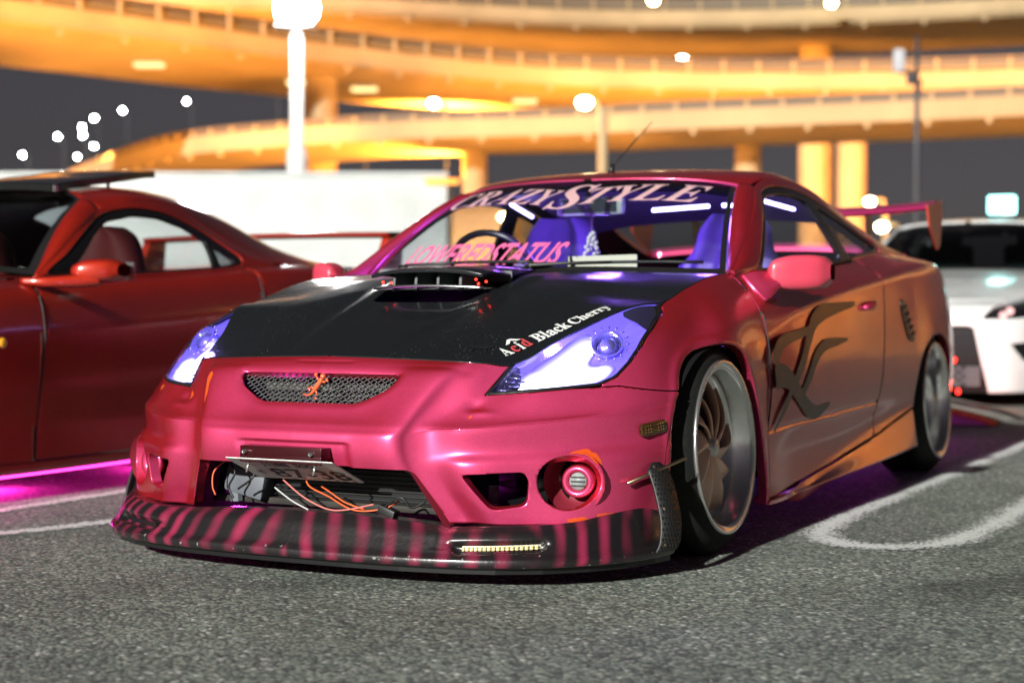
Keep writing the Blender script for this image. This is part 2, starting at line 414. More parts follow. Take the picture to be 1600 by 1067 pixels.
_stripe()

# ================================================================= PINK COUPE
# car frame: x to the car's left, y backwards from the front axle, z up
car = thing('tuned_coupe', 'pink tuned coupe with black bonnet, lit violet headlights and low striped splitter', 'car')
# one continuous skin: columns run round the car from the nose to the tail, rows from the bonnet/belt line to the sill
RING = [
 # nose centre
 [(0, -.690, .562), (0, -.715, .546), (0, -.755, .508), (0, -.800, .440), (0, -.850, .388), (0, -.866, .362), (0, -.866, .322), (0, -.852, .285), (0, -.83, .24), (0, -.80, .15)],
 [(.18, -.684, .558), (.18, -.709, .542), (.178, -.749, .506), (.172, -.796, .440), (.168, -.847, .388), (.167, -.863, .362), (.167, -.862, .322), (.167, -.848, .285), (.167, -.826, .24), (.167, -.80, .15)],
 # inside of the crease, then its outside
 [(.395, -.660, .551), (.382, -.688, .538), (.365, -.735, .508), (.333, -.792, .440), (.313, -.838, .388), (.306, -.850, .362), (.309, -.847, .322), (.318, -.834, .285), (.335, -.81, .24), (.37, -.765, .15)],
 [(.417, -.652, .549), (.404, -.678, .531), (.385, -.720, .498), (.351, -.770, .438), (.328, -.815, .388), (.320, -.826, .362), (.324, -.824, .322), (.336, -.812, .285), (.366, -.790, .24), (.423, -.743, .15)],
 [(.445, -.642, .547), (.438, -.668, .525), (.420, -.704, .489), (.390, -.748, .434), (.366, -.794, .390), (.360, -.800, .366), (.364, -.800, .326), (.378, -.795, .290), (.398, -.776, .24), (.450, -.732, .15)],
 [(.494, -.602, .541), (.480, -.640, .508), (.466, -.688, .466), (.456, -.735, .424), (.446, -.782, .390), (.444, -.790, .372), (.448, -.782, .330), (.455, -.795, .298), (.474, -.778, .236), (.510, -.735, .15)],
 [(.560, -.420, .610), (.580, -.540, .557), (.588, -.625, .484), (.586, -.668, .434), (.585, -.708, .402), (.585, -.716, .382), (.585, -.703, .338), (.588, -.718, .300), (.592, -.704, .23), (.600, -.690, .15)],
 [(.660, -.207, .692), (.695, -.365, .612), (.708, -.490, .500), (.704, -.545, .446), (.703, -.588, .414), (.703, -.596, .394), (.704, -.592, .346), (.706, -.624, .306), (.708, -.628, .23), (.712, -.620, .15)],
 [(.700, -.070, .705), (.755, -.228, .624), (.781, -.350, .530), (.787, -.410, .474), (.790, -.440, .428), (.793, -.448, .406), (.793, -.450, .355), (.792, -.500, .308), (.788, -.512, .23), (.788, -.505, .15)],
 [(.706, .050, .735), (.768, -.020, .668), (.818, -.130, .580), (.842, -.220, .508), (.848, -.262, .444), (.850, -.272, .412), (.851, -.282, .360), (.852, -.300, .305), (.851, -.310, .23), (.846, -.320, .15)],
 [(.712, .180, .765), (.772, .130, .712), (.838, .050, .634), (.866, .000, .565), (.872, -.020, .460), (.873, -.030, .412), (.873, -.040, .360), (.873, -.050, .300), (.872, -.05, .23), (.870, -.05, .15)],
 [(.718, .350, .790), (.762, .345, .756), (.828, .340, .680), (.852, .335, .610), (.864, .330, .500), (.866, .330, .420), (.868, .330, .345), (.872, .330, .250), (.876, .330, .175), (.874, .330, .105)],
 [(.738, .620, .800), (.774, .620, .776), (.838, .620, .694), (.852, .620, .668), (.872, .620, .520), (.874, .620, .400), (.868, .620, .328), (.858, .620, .240), (.868, .620, .130), (.884, .620, .112)],
 [(.755, 1.10, .826), (.788, 1.10, .800), (.844, 1.10, .746), (.857, 1.10, .718), (.875, 1.10, .540), (.876, 1.10, .410), (.870, 1.10, .332), (.858, 1.10, .250), (.864, 1.10, .176), (.890, 1.10, .122)],
 [(.745, 1.70, .866), (.785, 1.70, .840), (.841, 1.70, .802), (.855, 1.70, .772), (.873, 1.70, .560), (.876, 1.70, .430), (.871, 1.70, .352), (.862, 1.70, .285), (.868, 1.70, .232), (.892, 1.70, .132)],
 [(.716, 2.20, .906), (.770, 2.20, .884), (.834, 2.20, .846), (.850, 2.20, .815), (.872, 2.20, .600), (.878, 2.20, .460), (.877, 2.20, .385), (.874, 2.20, .320), (.876, 2.20, .280), (.892, 2.20, .145)],
 [(.690, 2.60, .918), (.750, 2.60, .900), (.820, 2.60, .874), (.840, 2.60, .842), (.872, 2.60, .625), (.882, 2.60, .480), (.882, 2.60, .390), (.880, 2.60, .32), (.88, 2.60, .25), (.88, 2.60, .15)],
 [(.655, 3.00, .915), (.705, 3.00, .902), (.775, 3.00, .878), (.797, 3.00, .845), (.835, 3.00, .640), (.845, 3.00, .480), (.842, 3.00, .390), (.838, 3.00, .32), (.832, 3.00, .25), (.82, 3.00, .17)],
 [(.560, 3.34, .885), (.605, 3.36, .872), (.660, 3.38, .840), (.678, 3.39, .805), (.71, 3.41, .640), (.72, 3.42, .480), (.72, 3.42, .390), (.71, 3.41, .32), (.70, 3.40, .25), (.68, 3.36, .17)],
 [(.300, 3.42, .885), (.320, 3.46, .868), (.340, 3.49, .835), (.345, 3.50, .80), (.35, 3.52, .640), (.35, 3.53, .480), (.35, 3.53, .390), (.35, 3.52, .32), (.35, 3.50, .25), (.34, 3.45, .17)],
 [(0, 3.45, .885), (0, 3.49, .868), (0, 3.52, .835), (0, 3.53, .80), (0, 3.55, .640), (0, 3.56, .480), (0, 3.56, .390), (0, 3.55, .32), (0, 3.53, .25), (0, 3.48, .17)],
]
for _c in RING[4:10]:
    _c[5] = tuple(a + (b - a) * .55 for a, b in zip(_c[4], _c[5]))
RG = net(RING, 460, 150)          # (columns, rows)
X, Y, Z = RG[..., 0], RG[..., 1], RG[..., 2]
RFLIP = grid_normals(RG)[RG.shape[0] // 2, RG.shape[1] // 2][0] < 0
ARCH_F = [(-.40, -.1), (-.388, .08), (-.368, .25), (-.335, .40), (-.275, .500), (-.195, .556), (-.098, .582), (.02, .590), (.11, .566), (.19, .502), (.25, .415), (.288, .315), (.31, .2), (.322, .10), (.322, -.1)]
ARCH_R = [(2.10, -.1), (2.13, .10), (2.165, .30), (2.225, .42), (2.32, .51), (2.45, .565), (2.6, .582), (2.75, .565), (2.88, .50), (2.96, .40), (3.0, .25), (3.0, -.1)]
LENS_P = [(.497, .547), (.481, .508), (.4655, .470), (.52, .4745), (.58, .479), (.64, .485), (.700, .492), (.727, .512), (.741, .55), (.745, .590), (.738, .635), (.720, .678), (.704, .693), (.69, .80), (.45, .80)]
FSEAM = [(-.2, .03), (1.0, .03), (1.0, .462), (.86, .466), (.80, .477), (.74, .490), (.66, .486), (.66, .95), (-.2, .95)]
d_af = sdf(spline(ARCH_F, 60), Y, Z); d_ar = sdf(spline(ARCH_R, 60), Y, Z)
frontm = -.02 - Y
d_lens = np.minimum(sdf(LENS_P, X, Z), frontm + .05)
d_bump = np.minimum(sdf(FSEAM, X, Z), -.05 - Y)
G = .0018
# openings of the bumper, in the (x, z) plane of the nose
GRILLE = round_poly([(-.252, .523), (.252, .523), (.228, .486), (.150, .447), (-.150, .447), (-.228, .486)], .03)
MOUTH = round_poly([(-.33, .287), (.33, .287), (.352, .25), (.408, .14), (.415, 0), (-.415, 0), (-.408, .14), (-.352, .25)], .03)
DUCT = round_poly([(.452, .277), (.590, .284), (.600, .262), (.592, .198), (.516, .186)], .016)
FOGH = [(.680 + .064 * math.cos(a), .254 + .070 * math.sin(a)) for a in np.linspace(0, 2 * math.pi, 28, endpoint=False)]
PLATE_R = round_poly([(-.17, .352), (.17, .352), (.17, .24), (-.17, .24)], .012)
front_side = np.where(Y < -.2, 1.0, -1.0)
d_gr = sdf(GRILLE, X, Z); d_mo = sdf(MOUTH, X, Z); d_du = np.where(Y < -.55, sdf(DUCT, X, Z), -1); d_fo = np.where(Y < -.4, sdf(FOGH, X, Z), -1)
# relief: plate recess, headlight-side dent, slot under the bonnet lip
NR = grid_normals(RG, RFLIP)
RGB = RG.copy()
rec = np.clip(sdf(PLATE_R, X, Z) / .006, 0, 1) * np.where(Y < -.6, 1, 0)
RGB -= NR * (rec * .007)[..., None]
slot = np.clip(sdf(round_poly([(-.125, .60), (.125, .60), (.10, .543), (-.10, .543)], .02), X, Z) / .012, 0, 1) ** 1.5 * np.where(Y < -.6, 1, 0)
RGB -= NR * (slot * np.clip((.5535 - Z) / .008, 0, 1) * .0065)[..., None]
dent = np.exp(-(((X - .452) / .020) ** 2 + ((Z - .445) / .013) ** 2)) * np.where(Y < -.6, 1, 0)
dent2 = np.exp(-(((X - .475) / .03) ** 2 + ((Z - .425) / .008) ** 2)) * np.where(Y < -.6, 1, 0)
RGB -= NR * (dent * .007 - dent2 * .004)[..., None]
gsoft = np.clip((d_gr + .02) / .02, 0, 1) ** 2 * np.where(Y < -.6, 1, 0)     # rolled edge round the grille
RGB -= NR * (gsoft * .006)[..., None]
asoft = np.clip((d_af + .022) / .022, 0, 1) ** 2                            # rolled fender lip
RGB += NR * (np.exp(-((d_af + .012) / .010) ** 2) * .004)[..., None]
d = np.minimum.reduce([d_bump - G, -d_lens - G, -d_gr, -d_mo, -d_du, -d_fo, -d_af])
hb = panel(RGB, d, RFLIP, depth=.028, keep=lambda v: abs(v.x) > .003 and not (v.y > -.40 and v.z > .40))
NB = len(hb[0])
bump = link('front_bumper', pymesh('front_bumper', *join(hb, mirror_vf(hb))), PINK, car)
def both(name, vf, m, parent=car, **k):
    a = link(name, pymesh(name, *vf), m, parent, **k); b = link(name, pymesh(name, *mirror_vf(vf)), m, parent, **k); return a, b
# fenders
DOOR_F = [(.43, .83), (.404, .76), (.388, .70), (.379, .62), (.377, .46), (.352, .31), (.347, .05)]
fseam_y = np.interp(Z, [p[1] for p in reversed(DOOR_F)], [p[0] for p in reversed(DOOR_F)])
RGF = RG + NR * (np.exp(-((d_af + .012) / .010) ** 2) * .004)[..., None]
d = np.minimum.reduce([-np.minimum(d_bump, 1) - G, -d_lens - G, fseam_y - Y - G, -d_af, X - .49])
both('front_fender', panel(RGF, d, RFLIP, depth=.028), PINK)
# doors
DOORB = [(.2, .118), (.43, .124), (1.03, .168), (1.62, .224), (2.11, .291), (2.3, .31)]
door_bot = np.interp(Y, [p[0] for p in DOORB], [p[1] for p in DOORB])
DOOR_R = [(1.80, .90), (1.775, .84), (1.745, .72), (1.715, .58), (1.668, .42), (1.60, .30), (1.57, .1)]
rseam_y = np.interp(Z, [p[1] for p in reversed(DOOR_R)], [p[0] for p in reversed(DOOR_R)])
d_door = np.minimum.reduce([Y - fseam_y, rseam_y - Y, Z - door_bot]) - G
RGD = RG - NR * (np.clip(1 - np.abs(Z - (.325 + (Y - .39) * .017)) / .007, 0, 1) * .005 * (d_door > -.01))[..., None]
door_l, door_r = both('door', panel(RGD, d_door, RFLIP, depth=.028), PINK)
# black filler in the door shut lines, standing in for their shade
_yz = surf_lookup(RG[200:], RFLIP, (1, 2))
for line in (DOOR_F, DOOR_R):
    zs = np.linspace(.16 if line is DOOR_F else .26, .775 if line is DOOR_F else .85, 24)
    pts = []
    for z_ in zs:
        p_, n_ = _yz(float(np.interp(z_, [q[1] for q in reversed(line)], [q[0] for q in reversed(line)])), float(z_)); pts.append(tuple(p_ - n_ * .0012))
    both('shut_line_filler', tube(pts, .0022, 6), SEAL)
# rear quarters to the tail, joined over the centre line as one skin each side
d = np.minimum.reduce([Y - rseam_y - G, -d_ar, np.where(Y < 2.2, Z - door_bot - G, 1.0)])
both('rear_quarter', panel(RG, d, RFLIP, depth=.028, keep=lambda v: abs(v.x) > .003), PINK)
# side skirts: rounded blade that kicks up ahead of the rear wheel
d = np.minimum.reduce([door_bot - .004 - Z, Y - .325, 2.135 - Y, -d_ar])
RGS = RG + NR * (.006 + .012 * np.exp(-((Y - .50) / .16) ** 2) * np.exp(-((Z - .125) / .02) ** 2))[..., None]
both('side_skirt', panel(RGS, d, RFLIP, depth=.05), PINK)
# inner arches and underbody
for s in (1, -1):
    for yc, R0 in ((0, .40), (2.6, .40)):
        v, f = [], []
        n = 20
        for i in range(n + 1):
            a = math.pi * i / n
            for xx in (.835, .42): v.append((s * xx, yc - R0 * math.cos(a), .20 + R0 * math.sin(a) * .96))
        f = [(2 * i, 2 * i + 1, 2 * i + 3, 2 * i + 2) for i in range(n)]
        link('wheel_arch_liner', pymesh('wheel_arch_liner', v, f), DARKIN, car)
link('underbody', sharp(pymesh('underbody', *join(box(0, 1.29, .20, 1.62, 1.84, .05), box(0, 1.55, .22, .84, 3.7, .05), box(0, 3.2, .24, 1.30, .40, .05)))), DARKIN, car, smooth=False)
link('bulkhead', pymesh('bulkhead', *join(box(0, -.05, .42, .80, .02, .46), box(0, .42, .48, 1.36, .02, .50))), DARKIN, car, smooth=False)

# ---- bonnet
top_row = RG[:, 0]
iE = int(np.argmin(np.linalg.norm(top_row - np.array(RING[5][0]), axis=1))); iK = int(np.argmin(np.linalg.norm(top_row - np.array(RING[11][0]), axis=1)))
def hood_rows():
    seg = top_row[iE:iK + 1]; L = np.concatenate([[0], np.cumsum(np.linalg.norm(np.diff(seg, axis=0), axis=1))])
    rows = []; n = 15
    ey = np.array([RING[k][0][1] for k in range(5, 12)])
    for i in range(n):
        e = np.array([np.interp(L[-1] * i / (n - 1), L, seg[:, k]) for k in range(3)])
        # bonnet centre line that belongs to this edge point
        cz = float(np.interp(e[1], ey, [.562, .612, .690, .742, .772, .797, .806])); cyy = float(np.interp(e[1], ey, [-.690, -.52, -.24, -.06, .08, .25, .325]))
        r = []
        for k, t in enumerate((0, .22, .42, .58, .76, .90, 1.0)):
            if i == 0:
                q_ = [(0, -.690, .562), (.11, -.687, .560), (.21, -.682, .5575), (.29, -.673, .555), (.38, -.662, .5515), (.445, -.642, .547), (.494, -.602, .541)][k]
                r.append((q_[0], q_[1], q_[2] + .0015)); continue
            y = cyy + (e[1] - cyy) * t ** 2.2
            z = e[2] + (cz - e[2]) * (1 - t ** 2.4) + .010 * math.exp(-((t - .5) / .2) ** 2) * float(np.interp(e[1], [-.6, -.4, -.2, .05, .2], [0, .5, 1, 1, 0]))
            r.append((e[0] * t, y, z + .0015))
        rows.append(r)
    return rows
HG = net(hood_rows(), 130, 110)
hx, hy = HG[..., 0], HG[..., 1]
# two pressed creases running from the scoop to the nose
HN = grid_normals(HG); HFL = HN[60, 50][2] < 0; HN = grid_normals(HG, HFL)
cr_x = np.interp(hy, [-.70, -.35, -.05], [.13, .205, .235])
crease = 1 / (1 + np.exp((hx - cr_x) / .010)) * np.clip((hy + .69) / .2, 0, 1) * np.clip((.35 - hy) / .25, 0, 1)
HG = HG + HN * (crease * .011)[..., None]
SCOOP_OPEN = round_poly([(-.16, -.225), (.16, -.225), (.188, -.05), (-.188, -.05)], .03)
d_sc = sdf(SCOOP_OPEN, hx, hy)
hh = panel(HG, np.minimum(1, -d_sc), HFL, depth=.005, keep=lambda v: abs(v.x) > .003)
hood = link('bonnet', pymesh('bonnet', *join(hh, mirror_vf(hh))), CARB, car)
hood_at = surf_lookup(HG, HFL, (0, 1))
# scoop: arched carbon cowl over the opening with upright fins
SC = []
for yy, zt, wd in ((-.180, .800, .190), (-.12, .806, .19), (.0, .812, .186), (.12, .815, .165), (.25, .810, .135), (.32, .804, .11)):
    row = []
    for t in np.linspace(-1, 1, 9):
        base = hood_at(abs(t) * wd, max(min(yy, .30), -.2))[0].z
        h = (zt - base) * (1 - (.22 if yy < -.1 else .6) * abs(t) ** 3)
        row.append((t * wd, yy - .02 * (1 - t * t) + .0, base + max(h, .0) + .004))
    SC.append(row)
SG = net(SC, 30, 50); sf = grid_normals(SG)[15, 25][2] < 0
scoop = link('bonnet_scoop', pymesh('bonnet_scoop', *panel(SG, None, sf, depth=.010)), CARB, car)
for xx in (-.12, -.045, .03, .105):
    link('scoop_fin', sharp(pymesh('scoop_fin', *prism(round_poly([(-.165, .738), (.0, .762), (.0, .798), (-.15, .796), (-.162, .775)], .006), xx - .004, xx + .004, 'x'))), mat('scoop_fin_grey', (.10, .105, .11), .5) if 'scoop_fin_grey' not in MATS else MATS['scoop_fin_grey'], scoop, smooth=False)
link('scoop_lip', pymesh('scoop_lip', *tube(spline([(-.185, -.170, .748), (-.1, -.188, .752), (0, -.193, .754), (.1, -.188, .752), (.185, -.170, .748)], 24), .0045, 8)), STEEL, scoop)
link('scoop_floor', pymesh('scoop_floor', [(-.178, -.16, .744), (.178, -.16, .744), (.19, .0, .755), (-.19, .0, .755), (-.19, .0, .80), (.19, .0, .80)], [(0, 1, 2, 3), (3, 2, 5, 4)]), MATS['scoop_fin_grey'], scoop)
REDLED = emat('red_led', (1, .03, .02), 5)
for p in ((-.160, -.16, .766), (-.135, -.155, .764), (.158, -.165, .772), (.165, -.163, .760), (.178, -.14, .766)):
    link('scoop_led', pymesh('scoop_led', *box(*p, .006, .005, .006, .0015)), REDLED, scoop)
# washer jet / badge lump on the bonnet
q, nn = hood_at(.0, -.2)
# ---- headlights
def headlight(s):
    m = (lambda vf: vf) if s > 0 else mirror_vf
    hl = link('headlight', pymesh('headlight', *m(panel(RG, np.minimum(1, d_lens - .0035), RFLIP, depth=.018, offset=.001))), LENS, car)
    dark = link('headlight_seal', pymesh('headlight_seal', *m(panel(RG, np.minimum(d_lens, .0065 - d_lens), RFLIP, depth=.02, offset=.0004))), SEAL, hl)
    # inner shell set behind the lens, meeting it all round the edge
    link('reflector', pymesh('reflector', *m(panel(LBACK, d_lens - .0035, RFLIP, edges=False))), MATS['reflector'], hl)
    return hl
d_top = np.linalg.norm(RG - RG[:, :1], axis=-1)
LBACK = RG - NR * (.003 + .047 * np.clip(np.minimum(d_lens - .004, d_top - .002) / .05, 0, 1) ** .6)[..., None]
BEAM = spline([(.505, .492), (.522, .548), (.556, .598), (.592, .634), (.630, .640), (.648, .602), (.668, .574), (.705, .566), (.722, .540), (.706, .508), (.660, .496), (.60, .486), (.545, .480)], 60, closed=True)
d_beam = np.minimum(np.minimum(sdf(BEAM, X, Z), d_lens - .006), d_top - .006)
mat('reflector', (.085, .070, .26), .22, .55, emit=(.20, .14, 1.0), estr=.85, bump=(18, .3))  # violet emission stands in for lamp light bouncing in the bowl
mat('lamp_bezel', (.045, .04, .09), .3, .3)
VIOL = emat('violet_lamp', (.20, .14, 1.0), 1.0); WHITEL = emat('white_lamp', (.74, .76, 1.0), 5)
mat('lamp_ring', (.30, .28, .62), .16, .8)
def _beam():
    n = WHITEL.node_tree.nodes; l = WHITEL.node_tree.links; e = n['Emission']
    at = n.new('ShaderNodeAttribute'); at.attribute_name = 'fall'
    mm = n.new('ShaderNodeMix'); mm.data_type = 'RGBA'; mm.inputs[6].default_value = (.20, .14, 1, 1); mm.inputs[7].default_value = (.72, .76, 1, 1); l.new(at.outputs['Fac'], mm.inputs[0]); l.new(mm.outputs[2], e.inputs[0])
    mu = n.new('ShaderNodeMath'); mu.operation = 'MULTIPLY_ADD'; pw_ = n.new('ShaderNodeMath'); pw_.operation = 'POWER'; pw_.inputs[1].default_value = 1.25; l.new(at.outputs['Fac'], pw_.inputs[0]); mu.inputs[1].default_value = 4.0; mu.inputs[2].default_value = .75; l.new(pw_.outputs[0], mu.inputs[0]); l.new(mu.outputs[0], e.inputs[1])
_beam()
for s in (1, -1):
    hl = headlight(s); m = (lambda vf: vf) if s > 0 else mirror_vf
    side_at = surf_lookup(RG, RFLIP, (0, 2))
    def pt(x, z, dep): p, n = side_at(x, z); return p - n * dep
    # projector: ring, bowl and ball
    c, nn = side_at(.672, .610); nn = (nn + Vector((0, -.6, 0))).normalized()
    rot = nn.to_track_quat('X', 'Z').to_matrix()
    def orient(vf, cc, k=1.0): return [tuple(Vector(cc) + rot @ (Vector(p) * k)) for p in vf[0]], vf[1]
    link('projector_ring', pymesh('projector_ring', *m(orient(lathe([(.030, -.02), (.036, 0), (.041, .002), (.043, -.004), (.040, -.03)], 32), c - nn * .026))), MATS['lamp_ring'], hl)
    link('projector', pymesh('projector', *m(orient(lathe([(.0005, .012), (.010, .011), (.020, .006), (.027, -.003), (.030, -.02)], 28), c - nn * .032))), MATS['lamp_ring'], hl)
    link('halo', pymesh('halo', *m(orient(lathe([(.041, 0), (.0425, .003), (.044, 0), (.0425, -.003)], 36, closed=True), c - nn * .022))), VIOL, hl)
    # main beam: bright blown-out bowl
    v, f = panel(LBACK, d_beam, RFLIP, edges=False, offset=.002)
    sel = d_beam > -.02; gp_ = (LBACK + NR * .002)[sel]; gd_ = d_beam[sel]
    fall = [float(np.clip(gd_[np.argmin(((gp_ - np.array(q)) ** 2).sum(1))] / .017, 0, 1)) for q in v]
    mb = pymesh('main_beam', *m((v, f))); at_ = mb.attributes.new('fall', 'FLOAT', 'POINT'); at_.data.foreach_set('value', fall)
    link('main_beam', mb, WHITEL, hl)
    # fluted spokes of the reflector round the projector
    for k_ in range(16):
        a_ = 2 * math.pi * k_ / 16
        fl_ = [orient(([(0, r_ * math.cos(a_), r_ * math.sin(a_)) for r_ in (.046, .058)], []), c - nn * .024)[0]]
        link('reflector_flute', pymesh('reflector_flute', *m(tube(fl_[0], .0016, 5))), MATS['lamp_ring'], hl)
    # ribbed indicator section in the inner tip
    for k in range(6):
        z = .4800 + k * .0105; x0 = np.interp(z, [.47, .508, .547], [.476, .488, .503]); x1 = .532 - k * .003
        pts = [pt(x0 + (x1 - x0) * t, z, .016) for t in np.linspace(0, 1, 5)]
        link('indicator_rib', pymesh('indicator_rib', *m(tube(pts, .0026, 6))), MATS['lamp_ring'], hl)
    dm = np.minimum(d_lens - .005, sdf([(.44, .46), (.535, .46), (.512, .545), (.46, .56)], X, Z))
    link('indicator_pocket', pymesh('indicator_pocket', *m(panel(LBACK, np.minimum(dm, d_top - .006), RFLIP, edges=False, offset=.003))), MATS['lamp_bezel'], hl)
    # dark rear corner mask
    dm = np.minimum(d_lens - .004, sdf([(.66, .672), (.70, .655), (.76, .615), (.80, .72), (.70, .76), (.62, .72)], X, Z))
    link('lamp_mask', pymesh('lamp_mask', *m(panel(RG, dm, RFLIP, edges=False, offset=-.006))), MATS['lamp_bezel'], hl)
    ld = bpy.data.lights.new('headlight_glow', 'POINT'); ld.energy = 3.0; ld.color = (.30, .22, 1.0); ld.shadow_soft_size = .02
    lo = bpy.data.objects.new('headlight_glow', ld); COL.objects.link(lo); lo.parent = hl
    gp = pt(.615, .60, .014); lo.location = (gp.x * s, gp.y, gp.z)
# ---- grille: diamond mesh, radiator bar behind, lizard badge
MESHM = mat('grille_mesh_grey', (.12, .12, .12), .4, .6)
nose_at = surf_lookup(RG[:140], RFLIP, (0, 2))
gv, gf = [], []
def bar(a, b, w):
    k = len(gv); d_ = Vector((b[0] - a[0], b[1] - a[1])).normalized(); px_ = Vector((-d_.y, d_.x)) * w
    n = 3; rows = []
    for i in range(n + 1):
        t = i / n; x = a[0] + (b[0] - a[0]) * t; z = a[1] + (b[1] - a[1]) * t
        for sgn in (1, -1):
            xx, zz = x + px_.x * sgn, z + px_.y * sgn
            p, nn = nose_at(abs(xx), zz)
            gv.append((xx, p.y + .030 + .0008 * sgn, zz))
    for i in range(n): gf.append((k + 2 * i, k + 2 * i + 1, k + 2 * i + 3, k + 2 * i + 2))
GP = round_poly([(-.260, .529), (.260, .529), (.236, .484), (.155, .441), (-.155, .441), (-.236, .484)], .03)
pw, ph = .0215, .0125
nodes = []
for i in range(-13, 14):
    for j in range(-5, 6):
        for (ax, az, bx, bz) in ((0, 0, .5, .5), (.5, .5, 1, 0), (0, 0, .5, -.5), (.5, -.5, 1, 0)):
            a = ((i + ax) * pw, .485 + (j + az) * ph * 1.0); b = ((i + bx) * pw, .485 + (j + bz) * ph)
            mid = ((a[0] + b[0]) / 2, (a[1] + b[1]) / 2)
            if sdf(GP, np.array([mid[0]]), np.array([mid[1]]))[0] > 0: bar(a, b, .0009)
grille = link('grille_mesh', pymesh('grille_mesh', gv, gf), MESHM, car)
gm = grille.modifiers.new('thick', 'SOLIDIFY'); gm.thickness = .0012
link('radiator_support', pymesh('radiator_support', *join(box(0, -.66, .478, .44, .02, .022, .004), box(0, -.64, .455, .46, .015, .008), box(0, -.64, .443, .46, .015, .006), box(0, -.64, .468, .42, .015, .005))), mat('dusty_bar', (.075, .075, .068), .7, .1, noise=(30, .4)), car)
# lizard badge: body, head, tail and four toed legs in one mesh
LIZ = mat('orange_lizard', (.72, .13, .05), .25, coat=1)
def lizard():
    def P(x, z, h=.0):
        x = -.002 + x * 1.3; z = .488 + (z - .491) * 1.3; q, n_ = nose_at(abs(x), .49); return (x, q.y + .016 - h, z)
    parts = []
    sp = spline([(-.030, .474), (-.022, .470), (-.010, .473), (.000, .482), (.008, .492), (.014, .500), (.019, .508), (.0215, .514)], 28)
    rad = np.interp(np.linspace(0, 1, len(sp)), [0, .2, .38, .55, .72, .80, .86, .94, 1], [.001, .0028, .005, .0078, .0064, .0045, .0086, .008, .003])
    parts.append(tube([P(a, b, .004) for a, b in sp], list(rad), 10))
    for leg in ([(.013, .499), (.021, .497), (.026, .500)], [(.012, .500), (.005, .505), (.003, .510)], [(.001, .482), (.004, .475), (.001, .467)], [(.000, .484), (-.009, .487), (-.013, .484)]):
        parts.append(tube([P(a, b, .003) for a, b in leg], [.0034, .0028, .0022], 7))
        e = leg[-1]; dv = np.array(leg[-1]) - np.array(leg[-2]); dv /= np.linalg.norm(dv)
        for an in (-.9, -.3, .3, .9):
            c_, s_ = math.cos(an), math.sin(an); q = (e[0] + .0052 * (dv[0] * c_ - dv[1] * s_), e[1] + .0052 * (dv[0] * s_ + dv[1] * c_))
            parts.append(tube([P(*e, .003), P(*q, .003)], [.0016, .0018], 5))
    return join(*parts)
link('lizard_badge', pymesh('lizard_badge', *lizard()), LIZ, car)
# ---- things seen through the lower mouth: intercooler core, ducting, wires
CORE = mat('core_black', (.012, .012, .013), .5, .3)
ic = link('intercooler', sharp(pymesh('intercooler', *box(.06, -.62, .235, .74, .05, .13, .008))), CORE, car)
for k in range(9):
    link('cooling_fin', pymesh('cooling_fin', *box(.06, -.648, .182 + k * .0125, .72, .008, .003)), mat('fin_grey', (.05, .05, .052), .4, .6) if k == 0 else MATS['fin_grey'], ic, smooth=False)
link('crash_bar', sharp(pymesh('crash_bar', *box(0, -.655, .165, .80, .03, .018, .004))), mat('bar_brown', (.022, .018, .015), .7, .1, noise=(20, .4)), car)
link('washer_bottle', sharp(pymesh('washer_bottle', *join(box(-.27, -.66, .215, .13, .09, .075, .012, Matrix.Rotation(R(12), 3, 'Y')), tube([(-.31, -.68, .16), (-.315, -.68, .22), (-.30, -.68, .27)], .018, 8)))), mat('pale_plastic', (.11, .12, .14), .5, noise=(15, .15)), car)
WIRES = {'orange_wire': (.75, .12, .03), 'black_wire': (.01, .01, .01), 'pink_wire': (.6, .18, .16), 'white_wire': (.5, .5, .5)}
for k, c in WIRES.items(): mat(k, c, .45)
def wire(pts, m, r=.0022): link('wire', pymesh('wire', *tube(spline(pts, 30), r, 6)), MATS[m], car)
wire([(-.04, -.74, .262), (-.02, -.76, .225), (.05, -.77, .200), (.14, -.79, .172), (.22, -.78, .178), (.26, -.76, .20)], 'orange_wire')
wire([(.015, -.75, .222), (.05, -.77, .214), (.11, -.785, .190), (.17, -.79, .176)], 'orange_wire')
wire([(-.29, -.74, .285), (-.325, -.76, .25), (-.325, -.77, .21), (-.315, -.77, .185)], 'orange_wire')
wire([(-.10, -.76, .235), (-.02, -.78, .195), (.06, -.79, .170), (.12, -.79, .172), (.2, -.79, .19)], 'pink_wire')
wire([(-.12, -.77, .215), (-.06, -.78, .185), (.0, -.79, .165)], 'white_wire')
wire([(-.29, -.75, .28), (-.25, -.77, .25), (-.27, -.77, .21), (-.255, -.77, .18)], 'black_wire', .003)
wire([(-.20, -.75, .28), (-.19, -.77, .24), (-.24, -.77, .205)], 'black_wire', .003)
wire([(.20, -.78, .165), (.27, -.78, .21), (.30, -.77, .185), (.33, -.75, .20)], 'black_wire', .003)
link('connector', sharp(pymesh('connector', *box(.235, -.775, .172, .05, .03, .022, .004, Matrix.Rotation(R(20), 3, 'Y')))), BLACK, car)
